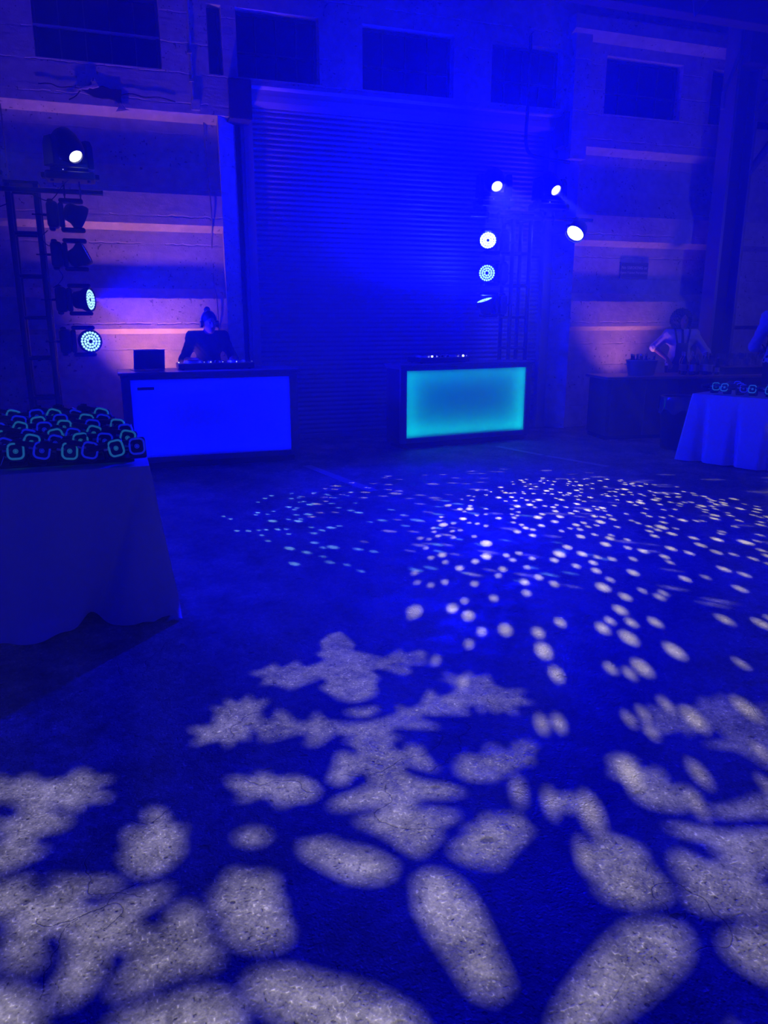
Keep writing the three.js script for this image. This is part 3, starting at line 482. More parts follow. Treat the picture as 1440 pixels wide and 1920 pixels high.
function tableUnder(x, z, turn, w, d, h, label) {
  const t = thing('folding_table', label, 'table', [x, 0, z]); t.rotation.y = turn;
  part('tabletop', rbox(w, 0.035, d, 0.01, 0, h - 0.024, 0), mWhite, t);
  for (const [a, b] of [[-1, -1], [1, -1], [-1, 1], [1, 1]]) part('leg', bar([a * (w / 2 - 0.15), 0, b * (d / 2 - 0.1)], [a * (w / 2 - 0.15), h - 0.04, b * (d / 2 - 0.1)], 0.014, 8), mSteel, t);
}
const sm = THREE.MathUtils.smoothstep;
{ // left table
  const w = 1.72, d = 0.76, h = 0.84, x = 0.14 - w / 2, z = -4.09 - d / 2;
  tableUnder(x, z, 0, w - 0.02, d - 0.02, h - 0.006, 'folding table under the pale cloth on the left');
  const m = single('tablecloth', clothSkirt(w, d, h, {
    fold: (p, t) => {
      const u = p.x, G = (c, w) => Math.exp(-(((u - c) / w) ** 2)); let f = 0.012 * t;
      if (p.side === 0) {
        f += t * t * (0.03 + 0.12 * G(0.16, 0.2) + 0.05 * G(0.7, 0.09) + 0.09 * G(-0.5, 0.2)) + 0.075 * p.c * Math.pow(t, 1.3);
        f -= 0.06 * Math.pow(t, 0.8) * G(0.83 - 0.3 * t, 0.018 + 0.035 * t) + 0.03 * t * G(0.0 + 0.1 * t, 0.05);
        f += 0.006 * Math.exp(-(((t - 0.55 + 0.05 * u) / 0.01) ** 2)) + 0.05 * sm(t, 0.9, 1) * G(0.3, 0.12);
      } else f += t * (0.02 + 0.03 * Math.cos(p.z * 16)) + 0.075 * p.c * Math.pow(t, 1.3);
      f += 0.03 * sm(t, 0.85, 1) * p.c * Math.sin(p.u * 75) + 0.02 * t * p.c * Math.sin(p.u * 38);
      return f;
    },
    hem: (p) => { const G = (c, w) => Math.exp(-(((p.x - c) / w) ** 2)); return 0.01 + (p.side === 0 ? 0.07 * G(0.5, 0.055) + 0.02 * G(0.35, 0.06) : 0.02 * Math.max(0, Math.cos(p.z * 10))) + 0.045 * p.c * (0.5 + 0.5 * Math.sin(p.u * 75 + 1)); },
  }), mCloth, 'pale cloth draped over the left headphone table, pooling on the floor', 'tablecloth');
  m.position.set(x, 0, z);
}
const TABR = { x: 6.62, z: -6.0, turn: Math.atan2(0.94, -0.38), w: 1.83, d: 0.76, h: 0.76 };
{ // right table: its long side faces the dance floor
  const a = V(6.08, 0, -6.9), dir = V(0.385, 0, 0.923).normalize(), nrm = V(-dir.z, 0, dir.x); // nrm points to the dance floor
  const c = a.clone().addScaledVector(dir, TABR.w / 2).addScaledVector(nrm, -TABR.d / 2); TABR.x = c.x; TABR.z = c.z; TABR.turn = Math.atan2(nrm.x, nrm.z);
  tableUnder(c.x, c.z, TABR.turn, TABR.w - 0.02, TABR.d - 0.02, TABR.h - 0.006, 'folding table under the bright blue-lit cloth on the right');
  const m = single('tablecloth', clothSkirt(TABR.w, TABR.d, TABR.h, {
    fold: (p, t) => { const u = p.side % 2 ? p.z : p.x, a = 0.5 + 0.5 * Math.cos(u * 17.5 + 0.6); return t * 0.015 + 0.1 * Math.pow(t, 1.1) * (1 - Math.pow(a, 6)) * 0.45 - 0.045 * Math.pow(t, 0.8) * Math.pow(a, 10) + 0.07 * p.c * t; },
    hem: () => 0.02,
  }), mCloth, 'cloth with deep pleats over the right headphone table, lit bright blue', 'tablecloth');
  m.position.set(c.x, 0, c.z); m.rotation.y = TABR.turn;
}

// ---------------------------------------------------------------- headphones
function rrPath(w, h, r, z) { const c = [], n = 5; for (const [sx, sy, a0] of [[1, 1, 0], [-1, 1, 90], [-1, -1, 180], [1, -1, 270]]) for (let k = 0; k <= n; k++) { const a = (a0 + 90 * k / n) * D2R; c.push(V(sx * (w / 2 - r) + r * Math.cos(a), sy * (h / 2 - r) + r * Math.sin(a), z)); } return new THREE.CatmullRomCurve3(c, true, 'catmullrom', 0.2); }
const ringGeo = new THREE.TubeGeometry(rrPath(0.064, 0.07, 0.02, 0), 48, 0.0052, 6, true);
const cupShell = rbox(0.08, 0.088, 0.026, 0.012, 0, 0, 0, 3), cushion = rbox(0.07, 0.078, 0.016, 0.008, 0, 0, 0, 2), buttonGeo = join([new THREE.TorusGeometry(0.0095, 0.0018, 5, 16), new THREE.CylinderGeometry(0.006, 0.006, 0.003, 12).rotateX(Math.PI / 2)]);
const bandGeo = (() => { const pts = []; for (let k = 0; k <= 16; k++) { const a = (k / 16 - 0.5) * Math.PI; pts.push([-0.028 - 0.095 * Math.cos(a), 0.012, 0.047 * Math.sin(a)]); } return tube(pts, 0.008, 24, 7).scale(1, 1.7, 1); })();
const bandPad = (() => { const pts = []; for (let k = 0; k <= 8; k++) { const a = (k / 8 - 0.5) * 1.6; pts.push([-0.022 - 0.09 * Math.cos(a), 0.02, 0.042 * Math.sin(a)]); } return tube(pts, 0.008, 12, 6).scale(1, 1.6, 1); })();
const armGeo = [rbox(0.04, 0.018, 0.006, 0.003, -0.035, 0.008, 0.047), rbox(0.04, 0.018, 0.006, 0.003, -0.035, 0.008, -0.047)];
const ringBlue = mGlow(0.005, 0.02, 1, 0.34), ringTeal = mGlow(0.02, 0.26, 0.34, 0.3), mPlastic = std([0.02, 0.02, 0.024], 0.28), mFoam = std([0.02, 0.02, 0.02], 0.85);  // rings and logo buttons carry a weak glow of their own
ringBlue.color.setRGB(0.35, 0.4, 0.6); ringTeal.color.setRGB(0.35, 0.55, 0.5);
function headphones(ring, dim) {
  const t = new THREE.Group();
  for (const s of [1, -1]) {
    const c = part('ear_cup', cupShell, mPlastic, t); c.position.z = s * 0.037;
    const r = part('cup_ring', ringGeo, ring, c); r.position.z = s * 0.0135; const b = part('logo_button', buttonGeo, ring, c); b.position.z = s * 0.0135;
    const q = part('cushion', cushion, mFoam, c); q.position.z = -s * 0.02;
  }
  part('headband', bandGeo, mPlastic, t); part('band_pad', bandPad, mFoam, t); for (const g of armGeo) part('slider', g, mAlu, t);
  return t;
}
const hpBlue = headphones(ringBlue), hpTeal = headphones(ringTeal);
const ordinal = ['first', 'second', 'third', 'fourth', 'fifth', 'sixth', 'seventh', 'eighth', 'ninth'];
function placeHp(src, p, rot, label, group) {
  const o = src.clone(); o.name = numbered('headphones'); scene.add(o); o.scale.setScalar(1.12); o.position.set(...p); o.rotation.order = 'YXZ'; o.rotation.set(...rot); tag(o, label, 'headphones', group); return o;
}
{
  const rows = 6, h = 0.84, z0 = -4.185, dz = 0.118, step = 0.02;
  // black stepped riser that carries the rows
  const st = thing('stepped_riser', 'black stepped stand under the headphone rows on the left table', 'stand', [0, h + 0.001, 0]);
  for (let r = 1; r < rows; r++) part('step', box(0.74 - 0.02 * r, step, dz * (rows - r), -0.27 - 0.02 * r, step * (r - 0.5), z0 - dz * (r - 0.5) - dz * (rows - r) / 2), mBlackMatte, st);
  for (let r = 0; r < rows; r++) {
    const n = [7, 7, 7, 6, 5, 5][r], xr = 0.085 - 0.036 * r;
    for (let k = 0; k < n; k++) {
      const blue = (k + r) % 2 === 0, tilt = rr(-0.5, -0.2) , x = xr - k * 0.117 + rr(-0.01, 0.01);
      const lift = 0.073 + 0.005 * rnd();
      placeHp(blue ? hpBlue : hpTeal, [x, h + 0.004 + step * r + lift, z0 - dz * r + rr(-0.008, 0.008)], [tilt, rr(-0.3, 0.35), rr(-0.35, 0.15)],
        `black headphones with ${blue ? 'blue' : 'teal'} ring, ${r === 0 ? 'front' : r === rows - 1 ? 'back' : ordinal[r]} row of left table, ${k === 0 ? 'rightmost' : ordinal[k] + ' from right'}`, 'headphones in rows on the left table');
    }
  }
  // right table: scattered pairs
  const q = new THREE.Quaternion().setFromAxisAngle(V(0, 1, 0), TABR.turn), put = (u, v, y) => V(u, 0, v).applyQuaternion(q).add(V(TABR.x, TABR.h + y, TABR.z)).toArray();
  const spots = [[-0.72, 0.27, 0], [-0.5, 0.12, 1], [-0.3, 0.29, 0], [-0.22, 0.02, 1], [0.0, 0.26, 1], [0.15, 0.08, 0], [-0.62, -0.1, 1], [0.28, 0.28, 0], [-0.05, -0.16, 0], [-0.58, 0.3, 0], [-0.42, 0.3, 1], [-0.12, 0.3, 0]];
  const where = ['nearest the far front corner', 'just behind the corner pair', 'second along the front edge', 'behind the second front pair', 'third along the front edge', 'behind the third front pair', 'at the back near the bar', 'fourth along the front edge', 'at the back in the middle', 'between corner pair and second front pair, near left', 'just left of the second front pair', 'between second and third front pairs'];
  spots.forEach(([u, v, b], i) => placeHp(b ? hpBlue : hpTeal, put(u, v, 0.07), [-0.35, TABR.turn + 0.5 + rr(-0.5, 0.3), rr(-0.1, 0.1)], `black headphones on the right table, ${where[i]}`, 'headphones on the right table'));
  // dark case at the left edge of the left table
  const t = thing('equipment_case', 'dark rounded case at the left end of the left table', 'case', [-0.8, h + 0.002, -4.68]); t.rotation.y = 0.2;
  part('shell', rbox(0.28, 0.2, 0.2, 0.04, 0, 0.1, 0, 4), mBlackMatte, t); part('seam', rbox(0.283, 0.008, 0.203, 0.003, 0, 0.13, 0), mRubber, t); part('handle', tube([[-0.06, 0.195, 0], [-0.05, 0.225, 0], [0.05, 0.225, 0], [0.06, 0.195, 0]], 0.007, 20, 6), mRubber, t);
  part('antenna', bar([0.04, 0.19, -0.07], [0.2, 0.31, -0.1], 0.004, 6), mRubber, t);
}

// ---------------------------------------------------------------- people: smooth fields meshed with marching cubes
const smin = (a, b, k) => { const h = Math.max(k - Math.abs(a - b), 0) / k; return Math.min(a, b) - h * h * k * 0.25; };
function cap(p, b) { // tapered capsule b = [ax,ay,az,bx,by,bz,ra,rb]
  const dx = b[3] - b[0], dy = b[4] - b[1], dz = b[5] - b[2], px = p[0] - b[0], py = p[1] - b[1], pz = p[2] - b[2];
  const t = Math.max(0, Math.min(1, (px * dx + py * dy + pz * dz) / (dx * dx + dy * dy + dz * dz + 1e-9)));
  return Math.hypot(px - dx * t, py - dy * t, pz - dz * t) - (b[6] + (b[7] - b[6]) * t);
}
const ell = (p, c, r) => { const x = (p[0] - c[0]) / r[0], y = (p[1] - c[1]) / r[1], z = (p[2] - c[2]) / r[2], k = Math.hypot(x, y, z); return (k - 1) * Math.min(r[0], r[1], r[2]); };
const blend = (list, k) => (p) => { let d = 1e3; for (const f of list) d = smin(d, typeof f === 'function' ? f(p) : cap(p, f), k); return d; };
function field(fn, lo, hi, n) {
  const mc = new MarchingCubes(n, new THREE.MeshStandardMaterial(), false, false, 200000), p = [0, 0, 0], h = n / 2;
  for (let k = 0; k < n; k++) { p[2] = lo[2] + (hi[2] - lo[2]) * k / n; for (let j = 0; j < n; j++) { p[1] = lo[1] + (hi[1] - lo[1]) * j / n; for (let i = 0; i < n; i++) { p[0] = lo[0] + (hi[0] - lo[0]) * i / n; mc.field[i + j * n + k * n * n] = -fn(p); } } }
  mc.isolation = 0; mc.update();
  const a = mc.positionArray.slice(0, mc.count * 3); for (let i = 0; i < a.length; i += 3) for (let c = 0; c < 3; c++) a[i + c] = lo[c] + (hi[c] - lo[c]) * (a[i + c] + 1) / 2;
  let g = new THREE.BufferGeometry(); g.setAttribute('position', new THREE.BufferAttribute(a, 3)); g = mergeVertices(g, 1e-5); g.computeVertexNormals(); return g;
}
const B = (a, b, ra, rb) => [...a, ...b, ra, rb];
// pose: joints in the person's own axes (x to their left as they face +z), height 1.7
function person(o) {
  const t = thing('person', o.label, 'person', o.pos); t.rotation.y = o.turn; t.scale.setScalar(o.height / 1.7);
  const lean = o.lean ?? 0, sh = 1.395, S = [-1, 1], hip = 0.93, cx = (y) => lean * Math.max(0, y - hip);
  const neck = [0, 1.45, cx(1.45) - 0.01], hc = [o.headTurn ? 0.01 * o.headTurn : 0, 1.585 + (o.headDrop ?? 0), cx(1.58) + 0.02 + (o.headFwd ?? 0)];
  const shoulders = S.map((s) => [s * 0.175, sh, cx(sh)]), hands = o.hands;
  const torso = [B([-0.1, 1.33, cx(1.33)], [0.1, 1.33, cx(1.33)], 0.105, 0.105), B([0, 1.25, cx(1.25) + 0.01], [0, 1.08, cx(1.08)], 0.135, 0.12), B([-0.045, 1.08, cx(1.08)], [-0.07, 0.95, 0], 0.1, 0.11), B([0.045, 1.08, cx(1.08)], [0.07, 0.95, 0], 0.1, 0.11), ...S.map((s, i) => B([s * 0.07, 1.4, cx(1.4)], shoulders[i], 0.07, 0.068))];
  const legs = S.flatMap((s) => [B([s * 0.085, 0.93, 0], [s * 0.095, 0.5, 0.01], 0.088, 0.056), B([s * 0.095, 0.5, 0.01], [s * 0.1, 0.09, -0.015], 0.054, 0.036), B([s * 0.1, 0.05, -0.03], [s * 0.115, 0.035, 0.13], 0.038, 0.03)]);
  const arms = S.map((s, i) => [B(shoulders[i], o.elbows[i], 0.056, 0.042), B(o.elbows[i], o.wrists[i], 0.042, 0.027)]);
  const lo = [-0.5, -0.02, -0.4], hi = [0.5, 1.5, 0.55];
  const body = field(blend([...torso, ...legs, ...arms.flat(), B(neck, [hc[0], hc[1] - 0.06, hc[2] - 0.02], 0.05, 0.05)], 0.04), lo, hi, 96);
  // head
  const tx = o.headTurn ?? 0, H = (x, y, z) => { const c = Math.cos(tx), s = Math.sin(tx); return [hc[0] + x * c + z * s, hc[1] + y, hc[2] - x * s + z * c]; };
  const headF = (p0) => {
    const c = Math.cos(tx), s = Math.sin(tx), dx = p0[0] - hc[0], dz = p0[2] - hc[2], p = [dx * c - dz * s, p0[1] - hc[1], dx * s + dz * c];
    let d = ell(p, [0, 0.03, -0.012], [0.076, 0.092, 0.094]);
    d = smin(d, ell(p, [0, -0.045, 0.02], [0.056, 0.07, 0.066]), 0.04); d = smin(d, cap(p, [0, -0.085, 0.055, 0, -0.08, 0.05, 0.022, 0.022]), 0.03);
    d = smin(d, cap(p, [0, 0.012, 0.085, 0, -0.026, 0.104, 0.009, 0.014]), 0.014);
    for (const q of S) { d = -smin(-d, ell(p, [q * 0.031, 0.006, 0.096], [0.02, 0.012, 0.018]), 0.012); d = smin(d, ell(p, [q * 0.03, 0.004, 0.074], [0.0125, 0.0115, 0.0125]), 0.002); d = smin(d, ell(p, [q * 0.077, -0.008, -0.01], [0.009, 0.03, 0.019]), 0.008); d = smin(d, cap(p, [q * 0.014, 0.028, 0.086, q * 0.044, 0.028, 0.073, 0.007, 0.006]), 0.01); }
    d = smin(d, cap(p, [-0.018, -0.058, 0.077, 0.018, -0.058, 0.077, 0.008, 0.008]), 0.006); d = -smin(-d, cap(p, [-0.02, -0.0575, 0.088, 0.02, -0.0575, 0.088, 0.0025, 0.0025]), 0.004);
    return smin(d, cap(p0, [...neck, hc[0], hc[1] - 0.06, hc[2] - 0.02, 0.05, 0.05]), 0.02);
  };
  const head = field(headF, [hc[0] - 0.13, hc[1] - 0.17, hc[2] - 0.14], [hc[0] + 0.13, hc[1] + 0.15, hc[2] + 0.15], 64);
  // hands: palm, four unequal curled fingers, thumb from the side of the palm
  const handG = S.map((s, i) => {
    const w = V(...o.wrists[i]), d = w.clone().sub(V(...o.elbows[i])).normalize().lerp(V(...hands[i]), 0.75).normalize(), across = V(0, 1, 0).cross(d).normalize(), nrm = d.clone().cross(across).normalize(); // nrm: back of the hand
    const P = (a, b, c) => w.clone().addScaledVector(d, a).addScaledVector(across, b).addScaledVector(nrm, c).toArray(), L = [0.07, 0.078, 0.073, 0.058];
    const list = [B(P(-0.02, 0, 0), P(0.03, 0, 0), 0.026, 0.022), ...[-1.5, -0.5, 0.5, 1.5].map((q) => B(P(0.02, q * 0.012, 0), P(0.082, q * 0.0175, 0), 0.016, 0.012))];
    L.forEach((l, k) => { const q = k - 1.5, a = P(0.085, q * 0.0185, 0), b = P(0.085 + l * 0.5, q * 0.02, -0.008), c = P(0.085 + l * 0.8, q * 0.02, -0.026), e = P(0.085 + l * 0.92, q * 0.02, -0.042); list.push(B(a, b, 0.0095, 0.0088), B(b, c, 0.0088, 0.008), B(c, e, 0.008, 0.007)); });
    const th = -s * 1; list.push(B(P(0.022, th * 0.02, -0.004), P(0.05, th * 0.045, -0.012), 0.013, 0.011), B(P(0.05, th * 0.045, -0.012), P(0.08, th * 0.052, -0.02), 0.0105, 0.0085));
    const c = P(0.07, 0, -0.01); return field(blend(list, 0.008), c.map((x) => x - 0.125), c.map((x) => x + 0.125), 76);
  });
  part('body', [body, head, ...handG], o.skin, t);
  // clothes
  const grow = (l, r) => l.map((b) => [...b.slice(0, 6), b[6] + r, b[7] + r]);
  const sleeve = arms.flatMap(([u, f]) => { const e = o.sleeve, m = [0, 1, 2].map((k) => f[k] + (f[k + 3] - f[k]) * e); return grow([u, [f[0], f[1], f[2], ...m, f[6], f[6] + (f[7] - f[6]) * e]], 0.012); });
  const wr = (p) => 0.003 * Math.sin(p[1] * 95 + p[0] * 40) * Math.sin(p[0] * 60 + p[2] * 50);
  const shirtF = blend([...grow(torso, 0.013), ...sleeve, B([0, 1.43, neck[2] - 0.004], [0, 1.46, neck[2] + 0.002], 0.066, 0.06)], 0.035), shirt = field((p) => Math.max(shirtF(p) + wr(p), 0.93 - p[1], p[1] - 1.475 - 0.3 * (p[2] < neck[2] ? 0.05 : 0)), lo, hi, 100);
  part(o.shirtName ?? 'shirt', shirt, o.shirt, t);
  const trF = blend([...grow(legs.filter((b, i) => i % 3 !== 2), 0.015), B([-0.06, 0.97, 0], [0.06, 0.97, 0], 0.125, 0.125)], 0.03); part('trousers', field((p) => Math.max(trF(p), p[1] - 1.02, 0.07 - p[1]), lo, hi, 90), o.trousers, t);
  part('shoes', field(blend(grow(legs.filter((b, i) => i % 3 === 2), 0.012), 0.02), [-0.25, -0.03, -0.15], [0.25, 0.14, 0.25], 56), mRubber, t);
  for (const [name, fn, l, h2, n, m] of o.extra ? o.extra({ hc, neck, torso, grow, H, cx, shirtF, lo, hi, S }) : []) part(name, fn.isBufferGeometry ? fn : field(fn, l, h2, n), m, t);
  return t;
}
const skinA = std([0.3, 0.17, 0.11], 0.55), skinB = std([0.42, 0.26, 0.19], 0.55), mDarkCloth = std([0.02, 0.02, 0.025], 0.85), mShirtW = std([0.62, 0.62, 0.64], 0.85), mHair = std([0.012, 0.01, 0.009], 0.6), mApron = std([0.075, 0.07, 0.085], 0.85), mTie = std([0.012, 0.012, 0.016], 0.6);
// DJ at the left booth, looking down at the controller
person({
  label: 'DJ in dark clothes and headphones with a topknot, behind the left booth', pos: [1.06, 0, -9.22], turn: 0.12, height: 1.66, lean: 0.12, headDrop: -0.035, headFwd: 0.07, headTurn: 0.15,
  elbows: [[-0.3, 1.13, 0.06], [0.3, 1.13, 0.06]], wrists: [[-0.2, 1.14, 0.33], [0.2, 1.14, 0.33]], hands: [[0.1, -0.25, 1], [-0.1, -0.25, 1]], sleeve: 0.1, skin: skinB, shirt: mDarkCloth, trousers: mDarkCloth, shirtName: 't_shirt',
  extra: ({ hc, H }) => {
    const hair = blend([(p) => Math.max(ell(p, [hc[0], hc[1] + 0.045, hc[2] - 0.022], [0.086, 0.096, 0.1]), -(ell(p, H(0, -0.02, 0.1), [0.065, 0.09, 0.07]))), (p) => ell(p, [hc[0] - 0.01, hc[1] + 0.155, hc[2] - 0.03], [0.036, 0.036, 0.036])], 0.02);
    const arc = []; for (let k = 0; k <= 14; k++) { const a = k / 14 * Math.PI; arc.push(H(0.1 * Math.cos(a), 0.0 + 0.145 * Math.sin(a), -0.005)); }
    const cups = [-1, 1].map((s) => new THREE.CylinderGeometry(0.037, 0.04, 0.032, 20).rotateZ(Math.PI / 2).translate(...H(s * 0.096, -0.005, -0.005)));
    return [['hair', hair, hc.map((x, i) => x - [0.14, 0.1, 0.16][i]), hc.map((x, i) => x + [0.14, 0.22, 0.14][i]), 60, mHair], ['headphone_band', tube(arc, 0.008, 30, 8), 0, 0, 0, mAlu], ...cups.map((c) => ['headphone_cup', c, 0, 0, 0, mPlastic])];
  },
});
// bartender facing the room, hands down on the bar
const barDir = V(0.989, 0, 0.147).normalize(), barN = V(-barDir.z, 0, barDir.x).negate(); // barN: towards the room
if (barN.z < 0) barN.negate();
person({
  label: 'bartender in white shirt, dark tie and apron behind the bar', pos: [7.72, 0, -9.12], turn: -0.5, height: 1.64, lean: 0.06, headTurn: 0.12,
  elbows: [[-0.37, 1.2, 0.0], [0.39, 1.13, 0.0]], wrists: [[-0.2, 1.04, 0.2], [0.3, 0.95, 0.16]], hands: [[0.3, -0.7, 0.6], [-0.1, -0.8, 0.6]], sleeve: 0.06, skin: skinA, shirt: mShirtW, trousers: mDarkCloth,
  extra: ({ hc, neck, H, cx, shirtF, lo, hi }) => {
    const hair = blend([(p) => { const n = 0.012 * Math.sin(p[0] * 120) * Math.sin(p[1] * 110 + 1) * Math.sin(p[2] * 115); return Math.max(ell(p, [hc[0] - 0.02, hc[1] + 0.015, hc[2] - 0.05], [0.15, 0.165, 0.13]) + n, -(ell(p, H(0.0, -0.02, 0.12), [0.066, 0.1, 0.12]))); }], 0.02);
    const shell = (x0, x1, y0, y1, off, front = 0.02) => (p) => Math.max(Math.abs(shirtF(p) - off) - 0.006, x0 - p[0], p[0] - x1, y0 - p[1], p[1] - y1, front - p[2]);
    return [['hair', hair, hc.map((x, i) => x - [0.2, 0.2, 0.22][i]), hc.map((x, i) => x + [0.18, 0.22, 0.16][i]), 64, mHair],
      ['tie', (p) => Math.max(Math.abs(shirtF(p) - 0.008) - 0.005, Math.abs(p[0]) - (0.016 + 0.09 * Math.max(0, 1.43 - p[1]) * 0.35), 1.2 - p[1], p[1] - 1.465, 0.02 - p[2]), [-0.1, 1.15, -0.05], [0.1, 1.5, 0.3], 80, mTie],
      ['apron', (p) => { const y = p[1], w = y > 1.0 ? 0.085 + 0.3 * Math.max(0, 1.08 - y) : 0.17; const s = y > 0.96 ? shirtF(p) : Math.hypot(p[0] * 0.55, p[2]) - 0.155; return Math.max(Math.abs(s - 0.012) - 0.006, Math.abs(p[0]) - w, 0.55 - y, y - 1.27, 0.03 - p[2]); }, [-0.25, 0.5, -0.05], [0.25, 1.32, 0.32], 90, mApron],
      ...[-1, 1].map((s) => ['apron_strap', (p) => Math.max(Math.abs(shirtF(p) - 0.01) - 0.005, Math.abs(p[0] - s * (0.075 + 0.16 * (p[1] - 1.27))) - 0.012, 1.25 - p[1], -0.05 - p[2]), [-0.2, 1.2, -0.12], [0.2, 1.52, 0.25], 72, mTie])];
  },
});
// guest with their back to us at the right edge
person({
  label: 'person in pale shirt and dark vest with back turned, at the right edge', pos: [7.58, 0, -7.15], turn: Math.PI - 0.5, height: 1.92, lean: 0.05, headDrop: -0.01,
  elbows: [[-0.3, 1.1, 0.02], [0.29, 1.1, 0.02]], wrists: [[-0.16, 1.06, 0.25], [0.16, 1.06, 0.25]], hands: [[0.4, -0.1, 1], [-0.4, -0.1, 1]], sleeve: 0.9, skin: skinB, shirt: mShirtW, trousers: mDarkCloth,
  extra: ({ hc, H, shirtF }) => [['hair', (p) => Math.max(ell(p, [hc[0], hc[1] + 0.04, hc[2] - 0.02], [0.085, 0.095, 0.102]), -(ell(p, H(0, -0.03, 0.1), [0.066, 0.1, 0.08]))), hc.map((x) => x - 0.14), hc.map((x) => x + 0.16), 56, mHair],
    ['vest', (p) => Math.max(Math.abs(shirtF(p) - 0.01) - 0.007, Math.abs(p[0]) - 0.15 - 0.05 * Math.max(0, 1.3 - p[1]), p[1] - 1.3 - 0.12 * Math.abs(p[0]) * 4, 0.93 - p[1]), [-0.3, 0.88, -0.25], [0.3, 1.5, 0.3], 90, mDarkCloth]],
});

// ---------------------------------------------------------------- bar with its bottles and glasses
const BAR = { p: V(6.02, 0, -8.43), len: 3.1, d: 0.58, h: 0.83 };
const barTurn = Math.atan2(-barDir.z, barDir.x);
const onBar = (u, v, y = 0) => BAR.p.clone().addScaledVector(barDir, u).addScaledVector(barN, -v).add(V(0, BAR.h + y, 0)).toArray(); // u along, v back from the front edge
{
  const c = BAR.p.clone().addScaledVector(barDir, BAR.len / 2).addScaledVector(barN, -BAR.d / 2), t = thing('bar_counter', 'dark wooden bar counter with a thin top, at the right', 'bar', [c.x, 0, c.z]); t.rotation.y = barTurn;
  const wood = std([0.1, 0.06, 0.045], 0.5), w2 = std([0.3, 0.17, 0.13], 0.4);
  part('counter_top', rbox(BAR.len, 0.035, BAR.d + 0.06, 0.008, 0, BAR.h - 0.0175, 0), w2, t);
  part('front_panel', box(BAR.len - 0.08, BAR.h - 0.1, 0.02, 0, (BAR.h - 0.04) / 2 + 0.03, BAR.d / 2 - 0.02), wood, t);
  for (const s of [-1, 1]) part('side_panel', box(0.02, BAR.h - 0.1, BAR.d - 0.05, s * (BAR.len / 2 - 0.05), (BAR.h - 0.04) / 2 + 0.03, 0), wood, t);
  for (let k = -3; k <= 3; k++) part('batten', box(0.04, BAR.h - 0.1, 0.014, k * 0.48, (BAR.h - 0.04) / 2 + 0.03, BAR.d / 2 - 0.003), wood, t);
  part('kick_plate', box(BAR.len - 0.12, 0.07, BAR.d - 0.1, 0, 0.035, -0.03), mBlackMatte, t);
}
const mGlassDark = new THREE.MeshPhysicalMaterial({ color: rgb(0.03, 0.05, 0.035), roughness: 0.08, clearcoat: 0.5 }), mGlassBrown = new THREE.MeshPhysicalMaterial({ color: rgb(0.07, 0.035, 0.015), roughness: 0.08, clearcoat: 0.5 }), mLabel = std([0.5, 0.48, 0.45], 0.8), mFoil = std([0.4, 0.35, 0.25], 0.3, { metalness: 0.8 });
const mGlass = new THREE.MeshPhysicalMaterial({ color: rgb(0.9, 0.92, 0.95), transmission: 1, thickness: 0, roughness: 0.05 });
const bottleGeo = { wine: lathe([[0, 0], [0.036, 0.002], [0.0375, 0.01], [0.0375, 0.17], [0.034, 0.195], [0.018, 0.225], [0.0145, 0.24], [0.0145, 0.285], [0.016, 0.287], [0.016, 0.298], [0, 0.3]], 20), spirit: lathe([[0, 0], [0.04, 0.002], [0.042, 0.012], [0.042, 0.16], [0.034, 0.185], [0.015, 0.205], [0.014, 0.25], [0.017, 0.252], [0.017, 0.275], [0, 0.277]], 20), beer: lathe([[0, 0], [0.029, 0.002], [0.0305, 0.01], [0.0305, 0.12], [0.026, 0.145], [0.0145, 0.175], [0.013, 0.21], [0.0145, 0.212], [0.0145, 0.226], [0, 0.228]], 18) };
function bottle(kind, mat, p, label, group) {
  const t = thing('bottle', label, 'bottle', p, group), r = { wine: 0.038, spirit: 0.0425, beer: 0.031 }[kind], [l0, l1, c0, c1, cr] = { wine: [0.05, 0.14, 0.245, 0.3, 0.0165], spirit: [0.04, 0.13, 0.25, 0.279, 0.018], beer: [0.035, 0.095, 0.212, 0.23, 0.0155] }[kind];
  part('glass_body', bottleGeo[kind], mat, t); part('paper_label', new THREE.CylinderGeometry(r, r, l1 - l0, 20, 1, true).translate(0, (l0 + l1) / 2, 0), mLabel, t); part('cap', new THREE.CylinderGeometry(cr, cr, c1 - c0, 14).translate(0, (c0 + c1) / 2, 0), mFoil, t); return t;
}
